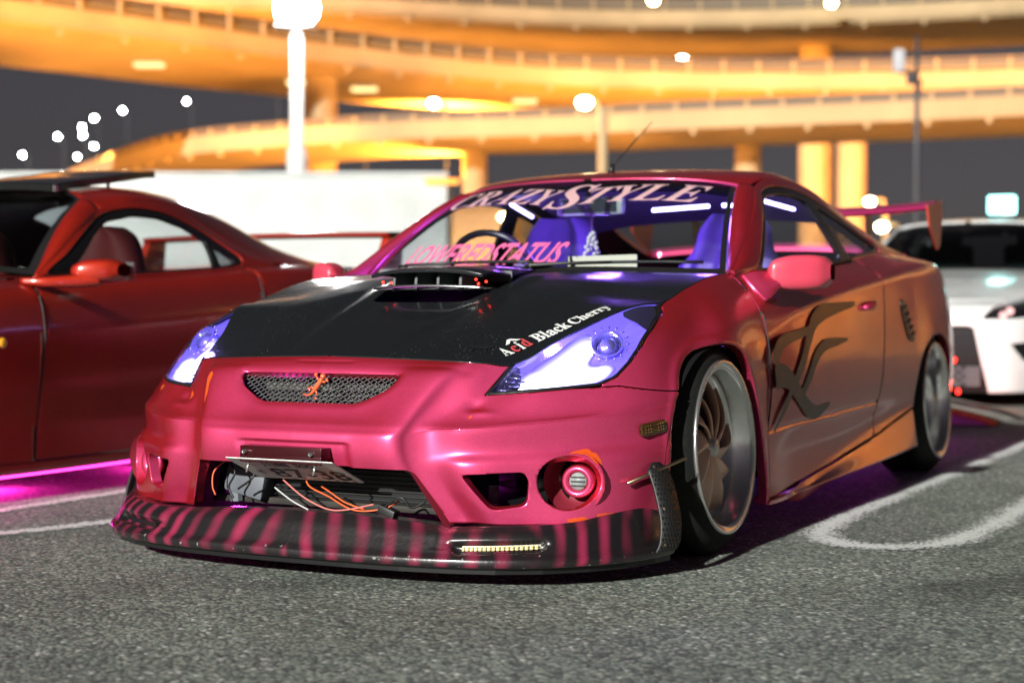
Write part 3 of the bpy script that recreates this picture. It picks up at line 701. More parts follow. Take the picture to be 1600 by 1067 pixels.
# walls of the mouth and ducts
for s in (1, -1):
    m_ = (lambda v: v) if s > 0 else mirror_vf
    link('fin_wall', pymesh('fin_wall', *m_(([(.322, -.826, .290), (.395, -.765, .14), (.42, -.63, .14), (.40, -.63, .30)], [(0, 1, 2, 3)]))), mat('pink_inner', (.20, .015, .03), .5) if s > 0 else MATS['pink_inner'], car)
    link('duct_lining', pymesh('duct_lining', *m_(join(box(.545, -.56, .235, .20, .02, .16)))), SATIN, car)
    # round fog pod: cup with a grey louvre disc
    c0 = Vector((.680, -.580, .254)); ax = Vector((.18, -.98, -.02)).normalized(); rot = ax.to_track_quat('X', 'Z').to_matrix()
    def orient2(vf, cc): return [tuple(Vector(cc) + rot @ Vector(p)) for p in vf[0]], vf[1]
    if s > 0:
        pod = link('fog_pod', pymesh('fog_pod', *m_(orient2(lathe([(.0005, .012), (.022, .012), (.024, .020), (.030, .027), (.037, .026), (.042, .018), (.043, 0), (.040, -.05)], 36), c0))), PINK, car)
        gl = link('louvre', pymesh('louvre', *m_(orient2(lathe([(.0005, .0165), (.022, .0165), (.0225, .013)], 20), c0))), mat('louvre_grey', (.26, .28, .28), .45, noise=(60, .3)), pod)
        for k in (-.011, 0, .011): link('slat', pymesh('slat', *m_(orient2(box(.018, 0, k, .004, .036, .003), c0))), BLACK, pod, smooth=False)
    else:
        pod = link('fog_pod', pymesh('fog_pod', *m_(orient2(lathe([(.012, -.04), (.014, -.01), (.024, .008), (.040, .017), (.043, .013), (.040, .0), (.02, -.03)], 36), c0 + Vector((0, 0, -.012))))), PINK, car)
        link('pod_hole', pymesh('pod_hole', *m_(orient2(lathe([(.0005, -.006), (.0145, -.006)], 16), c0 + Vector((0, 0, -.012))))), SATIN, pod)
    link('pod_lining', pymesh('pod_lining', *m_(orient2(lathe([(.0005, -.055), (.05, -.055), (.066, -.035), (.080, .0)], 28), Vector((.680, -.612, .254))))), MATS['pink_inner'], car)
    # side marker lamp
    mk, mn = surf_lookup(RG[:300], RFLIP, (1, 2))(-.41, .380)
    mk = Vector(mk); tdir = Vector((.30, .95, .10)).normalized(); rot3 = Matrix((tdir, mn.cross(tdir).normalized(), mn)).transposed()
    sm = link('side_marker', pymesh('side_marker', *m_(([tuple(mk + rot3 @ Vector(p)) for p in prism(round_poly([(-.052, -.017), (.052, -.017), (.052, .017), (-.052, .017)], .016, 6), -.004, .009, 'z', .003)[0]], prism(round_poly([(-.052, -.017), (.052, -.017), (.052, .017), (-.052, .017)], .016, 6), -.004, .009, 'z', .003)[1]))), mat('smoked_amber', (.05, .022, .004), .12, coat=1) if s > 0 else MATS['smoked_amber'], car)
    fv = join(*[box(-.035 + .01 * i, -.008 + .008 * j, .0095, .004, .004, .002) for i in range(8) for j in range(3) if i not in (3, 4)])
    link('facets', pymesh('facets', *m_(([tuple(mk + rot3 @ Vector(p)) for p in fv[0]], fv[1]))), mat('amber_facet', (.14, .08, .02), .3, .4) if s > 0 else MATS['amber_facet'], sm, kind='stuff')
# ---- front splitter
def plan(t):      # outline of the bumper foot
    return t
LIP_P = [(0, -.885), (.17, -.882), (.32, -.872), (.45, -.850), (.56, -.815), (.66, -.757), (.745, -.672), (.805, -.575), (.840, -.475), (.852, -.40)]
TOPZ = [.168, .166, .158, .150, .152, .154, .160, .176, .196, .205]
LIP = []
for i, ((x, y), tz) in enumerate(zip(LIP_P, TOPZ)):
    a = LIP_P[max(i - 1, 0)]; b = LIP_P[min(i + 1, len(LIP_P) - 1)]
    t = Vector((b[0] - a[0], b[1] - a[1])).normalized(); n_ = Vector((t.y, -t.x))
    if i == 0: n_ = Vector((0, -1))
    def q(o, z): return (max(x + n_.x * o, 0) if i else 0, y + n_.y * o, z)
    ins = .055 if i < 3 else .05
    zl = .092; LIP.append([q(-ins - .10, tz - .008), q(-ins - .004, tz - .001), q(-ins, tz), q(-ins + .004, tz - .003), q((-ins + .012) * .7, tz * .7 + zl * .3), q((-ins + .012) * .35, tz * .35 + zl * .65), q(-.001, zl + .001), q(.002, zl - .003), q(.0145, .078), q(.016, .074), q(.0155, .062), q(.013, .0585), q(-.02, .0565)])
LG = net(LIP, 130, 60); lfl = grid_normals(LG)[20, 25][1] > 0
lx, lz, ly = LG[..., 0], LG[..., 2], LG[..., 1]
# recessed lamp slot in the step on each side
SLOT = round_poly([(.44, .118), (.66, .124), (.672, .108), (.66, .094), (.47, .088), (.455, .098)], .008)
d_sl = sdf(SLOT, lx, lz)
LN = grid_normals(LG, lfl)
LG2 = LG - LN * (np.clip(d_sl / .008, 0, 1) * .018)[..., None]
notch = 1 / (1 + np.exp((np.abs(lx - .425) - .012) / .004)) * (lz > .10)
LG2 = LG2 - LN * (notch * .006)[..., None]
hl_ = panel(LG2, None, lfl, depth=.012, keep=lambda v: abs(v.x) > .003)
lipo = link('front_splitter', pymesh('front_splitter', *join(hl_, mirror_vf(hl_))), STRIPE, car)
# flat black foot under the splitter
ft = []; ff = []
for (x, y) in LIP_P: ft.append((x, y)); 
outl = [(x, y + .006) for x, y in LIP_P] + [(.80, -.36)] ; outl = outl + [(-x, y) for x, y in reversed(outl) if x > 0]
link('splitter_foot', pymesh('splitter_foot', *prism(outl, .040, .0565, 'z')), SATIN, car, smooth=False)
# led strips in the slots
lip_at = surf_lookup(LG2, lfl, (0, 2))
LEDB = mat('led_board', (.55, .52, .42), .4); LEDY = mat('led_chip', (.85, .62, .20), .3)
for s in (1, -1):
    m_ = (lambda v: v) if s > 0 else mirror_vf
    bv = []; bf = []
    xs = np.linspace(.475, .648, 18)
    top = [lip_at(x, .106 + (x - .475) * .03)[0] + Vector((.0, -.003, .0)) for x in xs]; bot = [lip_at(x, .094 + (x - .475) * .03)[0] + Vector((0, -.003, 0)) for x in xs]
    bv = [tuple(p) for pr in zip(top, bot) for p in pr]; bf = [(2 * i, 2 * i + 1, 2 * i + 3, 2 * i + 2) for i in range(len(xs) - 1)]
    st = link('led_strip', pymesh('led_strip', *m_((bv, bf))), LEDB if s > 0 else SATIN, lipo)
    if s > 0:
        for i in range(len(xs) - 1):
            for u in (.28, .74):
                p = top[i].lerp(bot[i], u); link('led_chip', pymesh('led_chip', *box(p.x + .005, p.y - .003, p.z, .006, .003, .0036)), LEDY, st, smooth=False)
# strap of black mesh plastic screwed to the splitter's rear edge, with a threaded rod
VGP = [(.800, -.40, .262), (.818, -.405, .225), (.834, -.41, .18), (.850, -.418, .12), (.853, -.43, .07), (.846, -.44, .045)]
for s in (1, -1):
    m_ = (lambda v: v) if s > 0 else mirror_vf
    sp = spline(VGP, 40); V = []; F = []
    for i, p in enumerate(sp):
        wv = Vector((.30, .95, 0)).normalized() * .040; c_ = Vector(p) + Vector((.022, -.03, .03))
        taper = min(1, (i + 2) / 6)
        for t in (-1, 1): V.append(tuple(c_ + wv * t * taper))
    F = [(2 * i, 2 * i + 1, 2 * i + 3, 2 * i + 2) for i in range(len(sp) - 1)]
    st = link('brake_duct_strap', pymesh('brake_duct_strap', *m_((V, F))), BLACK, car); sd = st.modifiers.new('thick', 'SOLIDIFY'); sd.thickness = .006
    bumps = []
    for r_ in range(19):
        for c in range(6):
            i = 3 + 2 * r_ if 3 + 2 * r_ < len(sp) else len(sp) - 2
            u = (c + .5 + (.5 if r_ % 2 else 0) * .9) / 6.6
            a = Vector(V[2 * i]); b = Vector(V[2 * i + 1]); p = a.lerp(b, min(u, .96)); nn = (b - a).cross(Vector(V[2 * i + 2]) - a).normalized()
            if nn.x < 0: nn = -nn
            bumps.append(lathe([(.0048, -.002), (.004, .0035), (.0005, .0042)], 6, 'x', (0, 0, 0)))
            k = bumps[-1]; rq = nn.to_track_quat('X', 'Z').to_matrix(); bumps[-1] = ([tuple(p + nn * .003 + rq @ Vector(q)) for q in k[0]], k[1])
    st2 = link('strap_pattern', pymesh('strap_pattern', *m_(join(*bumps))), BLACK, st, smooth=False); st2['kind'] = 'stuff'
    if s > 0:
        link('threaded_rod', pymesh('threaded_rod', *tube([(.792, -.535, .248), (.875, -.34, .300)], .0042, 8)), mat('brass_rod', (.55, .45, .28), .3, 1), st)
        for i in (2, 20, 34):
            a = Vector(V[2 * i]).lerp(Vector(V[2 * i + 1]), .25); link('screw', pymesh('screw', *lathe([(.0005, .009), (.005, .008), (.006, .004)], 10, 'x', tuple(a))), MATS['brass_rod'], st)
# ---- number plate on a tilting bracket
PLW, PLH = .33, .165
pl_rot = Matrix.Rotation(R(67), 3, 'X')      # lies nearly flat, face turned down and forwards
PC = Vector((-.008, -.915, .305))
def plt(p): return tuple(PC + pl_rot @ Vector(p))
# plate frame: local x along the bumper, local z up the plate, face towards -y
pv, pf = prism(round_poly([(-PLW / 2, -PLH), (PLW / 2, -PLH), (PLW / 2, 0), (-PLW / 2, 0)], .006), -.0012, .0012, 'y')
pl = link('number_plate', pymesh('number_plate', [plt(p) for p in pv], pf), mat('plate_white', (.72, .72, .68), .45, noise=(25, .15)), car, smooth=False)
PLG = mat('plate_green', (.02, .03, .028), .5)
def plate_text(s_, x0, x1, z0, z1, name):
    v, f = fit2d(text2d(s_, bold=.012), x0, x1, z0, z1)
    link(name, pymesh(name, [plt((p[0], -.0022, p[1])) for p in v], f), PLG, pl, smooth=False)
plate_text('川崎 300', -.075, .085, -.058, -.018, 'plate_text')
plate_text('87-38', -.085, .148, -.148, -.072, 'plate_text')
plate_text('そ', -.138, -.108, -.125, -.095, 'plate_text')
br = link('plate_bracket', sharp(pymesh('plate_bracket', *join(box(PC.x, -.882, .322, .25, .045, .030, .003), box(PC.x, -.902, .305, .25, .008, .02, .002)))), mat('bracket_maroon', (.05, .006, .009), .25, .4), car)
for xx in (-.115, .09):
    link('bolt', pymesh('bolt', *tube([plt((xx + .012, .004, -.022)), plt((xx + .012, -.03, -.022))], [.005, .0028], 8)), CHROME, pl)
    link('bolt', pymesh('bolt', *lathe([(.0005, -.018), (.005, -.016), (.006, 0)], 10, 'y', (xx + .0, -.902, .322))), CHROME, br)
# ---- windscreen, roof, pillars, side glass
WS_B = [(0, .335, .802), (.25, .352, .800), (.45, .405, .797), (.58, .475, .794), (.662, .552, .792)]
WS_T = [(0, .955, 1.140), (.20, .965, 1.138), (.36, .988, 1.131), (.46, 1.012, 1.120), (.522, 1.040, 1.108)]
WS = []
for k, t in enumerate((0, .25, .5, .75, 1)):
    bul = .030 * 4 * t * (1 - t)
    WS.append([(b[0] + (a[0] - b[0]) * t, b[1] + (a[1] - b[1]) * t - bul * .45, b[2] + (a[2] - b[2]) * t + bul * .9) for a, b in zip(WS_T, WS_B)])
WG = net(WS, 50, 50); wfl = grid_normals(WG)[25, 20][1] > 0
wh = panel(WG, None, wfl, edges=False)
wsd = link('windscreen', pymesh('windscreen', *join(wh, mirror_vf(wh))), GLS, car)
ws_at = surf_lookup(WG, wfl, (0, 2))
wx = WG[..., 0]
tt = np.linspace(0, 1, WG.shape[0])[:, None] * np.ones((1, WG.shape[1])); ss = np.linspace(0, 1, WG.shape[1])[None, :] * np.ones((WG.shape[0], 1))
# black ceramic border
d = np.maximum.reduce([.05 - tt, tt - .985, ss - .968])
bd = panel(WG, d, wfl, edges=False, offset=.0015); link('windscreen_border', pymesh('windscreen_border', *join(bd, mirror_vf(bd))), SEAL, wsd)
ROOF = [
 [(0, .958, 1.145), (.20, .968, 1.143), (.36, .992, 1.136), (.46, 1.016, 1.126), (.527, 1.044, 1.114), (.556, 1.060, 1.104)],
 [(0, 1.10, 1.175), (.20, 1.11, 1.173), (.36, 1.12, 1.166), (.46, 1.13, 1.157), (.53, 1.145, 1.147), (.562, 1.155, 1.134)],
 [(0, 1.35, 1.203), (.20, 1.35, 1.201), (.36, 1.35, 1.194), (.46, 1.35, 1.187), (.53, 1.35, 1.178), (.568, 1.35, 1.160)],
 [(0, 1.70, 1.200), (.20, 1.70, 1.197), (.36, 1.70, 1.188), (.46, 1.70, 1.178), (.53, 1.70, 1.166), (.575, 1.70, 1.145)],
 [(0, 2.14, 1.125), (.20, 2.14, 1.120), (.36, 2.14, 1.110), (.46, 2.14, 1.098), (.545, 2.14, 1.082), (.602, 2.14, 1.055)],
 [(0, 2.60, 1.020), (.20, 2.60, 1.016), (.36, 2.60, 1.006), (.46, 2.60, .995), (.57, 2.60, .978), (.640, 2.60, .955)],
 [(0, 3.05, .935), (.20, 3.05, .934), (.36, 3.05, .930), (.46, 3.05, .926), (.57, 3.03, .918), (.652, 3.00, .914)],
 [(0, 3.45, .887), (.15, 3.44, .887), (.29, 3.42, .887), (.42, 3.39, .887), (.50, 3.36, .887), (.558, 3.34, .886)]]
OG = net(ROOF, 90, 46); ofl = grid_normals(OG)[30, 20][2] < 0
oy = OG[..., 1]; ox = OG[..., 0]
HATCH = round_poly([(-.47, 1.98), (.47, 1.98), (.53, 2.85), (-.53, 2.85)], .05)
d_h = sdf(HATCH, ox, oy)
rh = panel(OG, np.minimum(1, -d_h), ofl, depth=.02, keep=lambda v: abs(v.x) > .003)
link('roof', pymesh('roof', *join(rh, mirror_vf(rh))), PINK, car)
hh_ = panel(OG, d_h - .001, ofl, edges=False, offset=-.001)
link('rear_window', pymesh('rear_window', *join(hh_, mirror_vf(hh_))), GLS, car)
# A pillar: from the windscreen edge over the crest to the door glass
CRE = [(.712, .44, .792), (.700, .56, .842), (.672, .74, .938), (.628, .92, 1.035), (.588, 1.06, 1.104)]
AP = []
for t, cpt in zip((0, .22, .48, .76, 1), CRE):
    b, a = WS_B[-1], WS_T[-1]; bul = .030 * 4 * t * (1 - t)
    e = Vector((b[0] + (a[0] - b[0]) * t + .004, b[1] + (a[1] - b[1]) * t - bul * .45 + .002, b[2] + (a[2] - b[2]) * t + bul * .9 + .001))
    c_ = Vector(cpt); mid = e.lerp(c_, .5) + Vector((.004, -.012, .010))
    outb = c_ + Vector((.006, .035, -.012))
    AP.append([tuple(e + Vector((-.002, .012, -.01))), tuple(e), tuple(mid), tuple(c_), tuple(outb)])
AG = net(AP, 40, 24); afl = grid_normals(AG)[20, 12][1] > 0
both('a_pillar', panel(AG, None, afl, depth=.015), PINK)
# side glasshouse
SIDE_T = [(.706, .475, .800), (.680, .700, .915), (.632, .93, 1.038), (.580, 1.10, 1.118), (.572, 1.35, 1.158), (.578, 1.70, 1.142), (.604, 2.14, 1.053), (.636, 2.50, .975), (.655, 2.85, .925)]
SIDE_B = [(.722, .40, .792), (.740, .66, .802), (.748, .90, .815), (.754, 1.10, .826), (.752, 1.40, .846), (.745, 1.70, .866), (.718, 2.18, .905), (.700, 2.45, .915), (.668, 2.87, .917)]
SD = []
for a, b in zip(SIDE_T, SIDE_B):
    row = []
    for t in (0, .06, .35, .7, 1):
        p = np.array(a) * (1 - t) + np.array(b) * t; p[0] += .018 * 4 * t * (1 - t) * .6; row.append(tuple(p))
    SD.append(row)
DG = net(SD, 120, 50); dfl = grid_normals(DG)[60, 25][0] < 0
dy, dz = DG[..., 1], DG[..., 2]
WIN = spline([(.585, .785), (.66, .825), (.86, .955), (1.02, 1.05), (1.10, 1.092), (1.22, 1.118), (1.38, 1.126), (1.6, 1.114), (1.9, 1.054), (2.16, .978), (2.30, .925), (2.1, .905), (1.70, .874), (1.2, .838), (.8, .815), (.62, .797)], 90, closed=True)
d_w = sdf(WIN, dy, dz)
both('window_surround', panel(DG, -d_w, dfl, depth=.012), PINK)
DW = round_poly([(.69, .818), (.99, 1.02), (1.10, 1.076), (1.25, 1.096), (1.42, 1.098), (1.53, 1.085), (1.60, .872), (1.2, .842), (.8, .822)], .02)
QW = round_poly([(1.63, 1.074), (1.90, 1.024), (2.13, .965), (2.24, .928), (1.72, .884)], .02)
d_dw = sdf(DW, dy, dz); d_qw = sdf(QW, dy, dz)
both('window_frame', panel(DG, np.minimum.reduce([d_w - .001, -d_dw, -d_qw]), dfl, depth=.015, offset=-.003), SATIN)
both('door_window', panel(DG, d_dw + .004, dfl, edges=False, offset=-.009), GLS)
both('quarter_window', panel(DG, d_qw + .004, dfl, edges=False, offset=-.009), TINT)
# belt moulding and cowl
both('belt_moulding', tube([tuple(np.array(p) + np.array((.004, 0, .004))) for p in spline(SIDE_B[1:6], 30)], .006, 6), SEAL)
cw = [(x, y - .035, z - .004) for x, y, z in WS_B]; cv = []
for (a, b) in zip(cw, WS_B): cv += [a, (b[0], b[1] + .01, b[2] + .004)]
cf = [(2 * i, 2 * i + 2, 2 * i + 3, 2 * i + 1) for i in range(len(WS_B) - 1)]
link('cowl_panel', pymesh('cowl_panel', *join((cv, cf), mirror_vf((cv, cf)))), SATIN, car)
# wipers: arm and blade each
def wiper(base, tip0, tip1):
    w_ = link('wiper', pymesh('wiper', *tube([base, tuple(Vector(base).lerp(Vector(tip0), .5) + Vector((0, -.012, .016))), tuple((Vector(tip0) + Vector(tip1)) / 2 + Vector((0, -.016, .012)))], [.009, .007, .005], 7)), BLACK, car)
    pts = [tuple(Vector(tip0).lerp(Vector(tip1), t) + Vector((0, -.008 - .006 * math.sin(t * math.pi), .006 + .006 * math.sin(t * math.pi)))) for t in np.linspace(0, 1, 9)]
    link('wiper_blade', pymesh('wiper_blade', *tube(pts, .006, 6)), BLACK, w_)
def on_ws(x, dz_): 
    bz = np.interp(abs(x), [p[0] for p in WS_B], [p[2] for p in WS_B]); p, n_ = ws_at(abs(x), bz + dz_); return (x, p.y - .004, p.z + .004)
wiper((.10, .325, .806), on_ws(.06, .012), on_ws(.60, .030))
wiper((-.36, .36, .805), on_ws(-.46, .022), on_ws(.08, .026))
# dark sun strip along the top, then lettering on the glass
bd = panel(WG, np.minimum(tt - .80, .966 - ss), wfl, edges=False, offset=.001); link('sun_strip', pymesh('sun_strip', *join(bd, mirror_vf(bd))), TINT, wsd)
def on_glass(name, s_, x0, x1, z0, z1, m_, shear=0, bold=.0, arch=0.0, taper=0.0):
    v, f = fit2d(text2d(s_, shear=shear, bold=bold), x0, x1, z0, z1)
    V = []
    for p in v:
        x, z = p[0], p[1]
        t = (x - (x0 + x1) / 2) / ((x1 - x0) / 2)
        zz = z - arch * t * t
        q, n_ = ws_at(abs(x), zz); n_ = Vector((n_.x * (1 if x >= 0 else -1), n_.y, n_.z)); V.append(tuple(Vector((x, q.y, zz)) + n_ * .003))
    link(name, pymesh(name, V, f), m_, wsd, smooth=False)
PALEP = mat('pale_pink_vinyl', (.60, .36, .38), .5); HOTP = mat('hot_pink_vinyl', (.72, .13, .30), .45)
on_glass('banner_text', '𝑪𝑹𝑨𝒁𝒀', -.49, -.03, 1.050, 1.112, PALEP, arch=.016)
on_glass('banner_text', '𝑺', -.045, .080, 1.022, 1.118, PALEP)
on_glass('banner_text', '𝑻𝒀𝑳𝑬', .075, .470, 1.050, 1.112, PALEP, arch=.012)
on_glass('sticker_text', 'LOWEREDSTATUS', -.46, .16, .826, .902, HOTP, shear=.3, bold=.022)
# ---- aerial
ant = link('aerial', pymesh('aerial', *join(tube([(0, 1.165, 1.185), (0, 1.18, 1.215)], [.014, .008], 10), tube([(0, 1.18, 1.21), (.0, 1.56, 1.41)], [.0032, .0016], 6))), BLACK, car)
# ---- door mirrors
def mirror_net():
    rows = []
    for t, (sx, cxx) in zip(np.linspace(0, 1, 9), ((.12, 0), (.78, .004), (.92, .012), (.99, .02), (1, .026), (1, .028), (.96, .026), (.84, .02), (.45, .01))):
        ring = []
        for k in range(17):
            a = 2 * math.pi * k / 16
            c_, s_ = math.cos(a), math.sin(a); e = .55
            yy = .058 * math.copysign(abs(c_) ** e, c_) * sx; zz = .055 * math.copysign(abs(s_) ** e, s_) * sx
            ring.append((.792 + .175 * t ** .9, .585 + .105 * t + yy - (.02 if c_ < 0 else 0) * (1 - t), .800 + zz - .004 + .006 * t))
        rows.append(ring)
    return net(rows, 34, 48)
MG = mirror_net(); mfl = grid_normals(MG)[17, 0][1] < 0
for s in (1, -1):
    m_ = (lambda v: v) if s > 0 else mirror_vf
    mo = link('door_mirror', pymesh('door_mirror', *m_(panel(MG, None, mfl, edges=False))), mat('mirror_pink', (.62, .055, .10), .38, coat=.6, coat_rough=.15) if s > 0 else MATS['mirror_pink'], car)
    stn = net([[(.742, .47, .792), (.77, .46, .765), (.80, .46, .735), (.822, .47, .712)], [(.765, .505, .806), (.795, .49, .772), (.818, .49, .742), (.832, .50, .722)], [(.80, .545, .806), (.82, .535, .782), (.836, .535, .762), (.84, .545, .748)], [(.84, .585, .805), (.85, .575, .79), (.86, .575, .775), (.862, .585, .765)]], 14, 14)
    sfl = grid_normals(stn)[7, 7][1] > 0
    link('mirror_foot', pymesh('mirror_foot', *m_(panel(stn, None, sfl, depth=.05))), PINK, mo)
    link('mirror_glass', pymesh('mirror_glass', *m_(box(.89, .702, .80, .12, .004, .08, .0))), CHROME, mo, smooth=False)
# ---- door handle, fuel flap style scoop behind the door
side_yz = surf_lookup(RG[240:], RFLIP, (1, 2))
for s in (1, -1):
    m_ = (lambda v: v) if s > 0 else mirror_vf
    p, n_ = side_yz(1.50, .694)
    hp = [tuple(side_yz(1.43 + .14 * t, .690 + .018 * t)[0] + Vector((.006 + .012 * math.sin(math.pi * t), 0, 0))) for t in np.linspace(0, 1, 9)]
    link('door_handle', pymesh('door_handle', *m_(tube(hp, [.008, .012, .014, .015, .015, .015, .014, .012, .008], 10))), PINK, door_l if s > 0 else door_r)
    VP = spline([(1.985, .715), (2.03, .722), (2.075, .69), (2.13, .62), (2.175, .572), (2.155, .556), (2.09, .566), (2.045, .60), (2.0, .66)], 40, closed=True)
    dv = np.where(X > .5, sdf(VP, Y, Z), -1)
    vt = link('quarter_vent', pymesh('quarter_vent', *m_(panel(RG, dv, RFLIP, depth=.004, offset=.004))), SATIN, car)
    for k in range(5):
        yc, zc = 2.012 + .028 * k, .690 - .026 * k
        pts = [tuple(side_yz(yc - .012, zc - .010)[0] + Vector((.008, 0, 0))), tuple(side_yz(yc + .03, zc + .008)[0] + Vector((.008, 0, 0)))]
        link('vent_slat', pymesh('vent_slat', *m_(tube(pts, .004, 6))), BLACK, vt)
# dark swooping graphic on the door
GRAPH = mat('door_graphic', (.055, .026, .022), .5, coat=.3, coat_rough=.25)
def door_ribbon(pts, wd):
    v, f = ribbon2d(pts, [w_ * .86 for w_ in wd])
    V = [tuple(side_yz(p[0], p[1])[0] + side_yz(p[0], p[1])[1] * .0022) for p in v]
    for s in (1, -1):
        m_ = (lambda q: q) if s > 0 else mirror_vf
        link('door_graphic', pymesh('door_graphic', *m_((V, f))), GRAPH, door_l if s > 0 else door_r)
door_ribbon([(.395, .318), (.46, .365), (.56, .44), (.66, .51), (.74, .585), (.82, .645), (.93, .675), (1.10, .690), (1.33, .705)], [.006, .014, .020, .026, .028, .030, .032, .022, .010])
door_ribbon([(.392, .475), (.44, .485), (.52, .472), (.62, .425), (.72, .375), (.83, .352), (.98, .372)], [.042, .044, .038, .034, .032, .026, .006])
door_ribbon([(.392, .52), (.41, .555), (.48, .588), (.60, .602), (.72, .615), (.84, .630)], [.036, .030, .024, .018, .016, .010])
door_ribbon([(.66, .415), (.74, .468), (.82, .530), (.92, .566), (1.04, .575), (1.20, .582)], [.016, .022, .024, .022, .018, .006])
# ---- rear wing
WINGM = mat('wing_magenta', (.34, .02, .10), .3, coat=.8, coat_rough=.1)
ENDP = mat('endplate_orange', (.62, .07, .03), .3, coat=.8)
wrow = []
for x in (-.72, -.5, -.25, 0, .25, .5, .72):
    dz_ = .012 * math.cos(x * 9)
    wrow.append([(x, 3.08 + .2 * t, 1.128 + dz_ + h) for t, h in ((0, 0), (.05, .010), (.4, .016), (1, .040), (1.0, .034), (.5, .0), (.08, -.008), (0, 0))])
WNG = net(wrow, 50, 40); wg = link('rear_wing', pymesh('rear_wing', *panel(WNG, None, grid_normals(WNG)[25, 8][2] < 0, edges=False)), WINGM, car)
for s in (1, -1):
    e = prism(round_poly([(3.04, 1.150), (3.34, 1.185), (3.35, 1.13), (3.30, .975), (3.25, .955), (3.08, 1.06)], .008), s * .72, s * .728, 'x', .0015)
    link('endplate', pymesh('endplate', *e), ENDP, wg, smooth=False)
    link('wing_stand', sharp(pymesh('wing_stand', *prism([(3.14, .92), (3.24, .92), (3.20, 1.13), (3.12, 1.13)], s * .42, s * .428, 'x'))), SATIN, wg, smooth=False)
# ---- wheels
SPOKE_LIT = mat('warm_lit_spoke', (.95, .60, .47), .38, .15, noise=(14, .1))  # alloy spokes with reflected pink and orange light put into the colour
def wheel(s, y, cam_deg, face, width, spokes):
    """lip face at x=face; axle along x"""
    rr = .243
    rimp = [(.172, -.10), (.180, -.085), (.205, -.075), (.214, -.06), (.216, -.012), (.222, -.006), (.232, -.003), (.240, 0), (.2435, -.003), (.2435, -.010), (.236, -.018), (.230, -.03), (.226, -width + .02), (.236, -width + .006), (.236, -width), (.21, -width)]
    if not spokes: rimp = [(.150, -.15), (.165, -.145), (.205, -.13)] + rimp[3:]
    M = Matrix.Translation((face, y, .302)) @ Matrix.Rotation(R(-cam_deg), 4, 'Y')
    T = lambda vf: ([tuple(M @ Vector(p)) for p in vf[0]], vf[1])
    m_ = (lambda q: q) if s > 0 else mirror_vf
    wo_ = link('wheel', pymesh('wheel', *m_(T(lathe(rimp, 72)))), CHROME, car)
    tp = [(.236, -.012), (.245, -.010), (.256, -.014), (.268, -.022), (.280, -.033), (.291, -.046), (.298, -.058), (.3012, -.07), (.3015, -.10), (.301, -width + .055), (.298, -width + .036), (.285, -width + .016), (.262, -width + .006), (.236, -width + .004)]
    ty = link('tyre', pymesh('tyre', *m_(T(lathe(tp, 72)))), RUB, wo_)
    gv_ = join(*[lathe([(.3018, a), (.3022, a - .003), (.3018, a - .006)], 72) for a in (-.075, -.105, -.135)]) if width > .2 else None
    if gv_: link('tread_groove', pymesh('tread_groove', *m_(T(gv_))), SATIN, wo_)
    link('brake_disc', pymesh('brake_disc', *m_(T(join(lathe([(.06, -.135), (.145, -.135), (.145, -.15), (.06, -.15)], 40))))), STEEL, wo_)
    link('wheel_back', pymesh('wheel_back', *m_(T(lathe([(.001, -.155), (.215, -.155)], 40)))), SATIN, wo_)
    if spokes:
        n = 10
        for k in range(n):
            a0 = 2 * math.pi * k / n + .2
            rows = []
            for t in np.linspace(0, 1, 8):
                r = .030 + .180 * t; ang = a0 + .62 * t ** 1.3 - .10
                wid = (.016 + .030 * math.sin(min(t * 1.25, 1) * math.pi * .62)) ; tw = R(58) * (1 - t) ** .7 * 0 + R(32) * (1 if k % 2 else .8)
                dep = -.052 + .004 * math.sin(t * math.pi) - .040 * t ** 2
                row = []
                for u in (-1, -.9, 0, .9, 1, .9, 0, -.9, -1):
                    pass
                for u, th in ((-1, 0), (-.85, .004), (0, .006), (.85, .004), (1, 0), (.85, -.004), (0, -.006), (-.85, -.004), (-1, 0)):
                    la = wid * u
                    ra = r; an = ang + la * math.cos(tw) / max(r, .05)
                    row.append((dep + th + la * math.sin(tw) - .012 * (1 - u * u) * t, ra * math.cos(an), ra * math.sin(an)))
                rows.append(row)
            g = net(rows, 16, 24)
            link('spoke', pymesh('spoke', *m_(T(panel(g, None, grid_normals(g)[8, 6][0] < 0, edges=False)))), SPOKE_LIT, wo_)
        link('hub_cap', pymesh('hub_cap', *m_(T(lathe([(.0005, -.030), (.018, -.031), (.026, -.036), (.032, -.050), (.040, -.075), (.075, -.09)], 30)))), ALLOY, wo_)
        for k in range(5):
            a = 2 * math.pi * k / 5 + .5
            link('lug_nut', pymesh('lug_nut', *m_(T(lathe([(.0005, -.062), (.007, -.062), (.008, -.085)], 6, 'x', (0, .052 * math.cos(a), .052 * math.sin(a)))))), SATIN, wo_)
    else:
        link('wheel_disc', pymesh('wheel_disc', *m_(T(lathe([(.0005, -.125), (.04, -.125), (.075, -.14), (.15, -.146), (.2, -.13)], 40)))), ALLOY, wo_)
        for k in range(10):
            a = 2 * math.pi * k / 10
            link('lug_nut', pymesh('lug_nut', *m_(T(lathe([(.0005, -.120), (.014, -.122), (.016, -.14)], 8, 'x', (0, .10 * math.cos(a), .10 * math.sin(a)))))), SATIN, wo_)
for s in (1, -1):
    wheel(s, 0, 3.0, .868, .215, True)
    wheel(s, 2.6, 3.0, .878, .235, False)
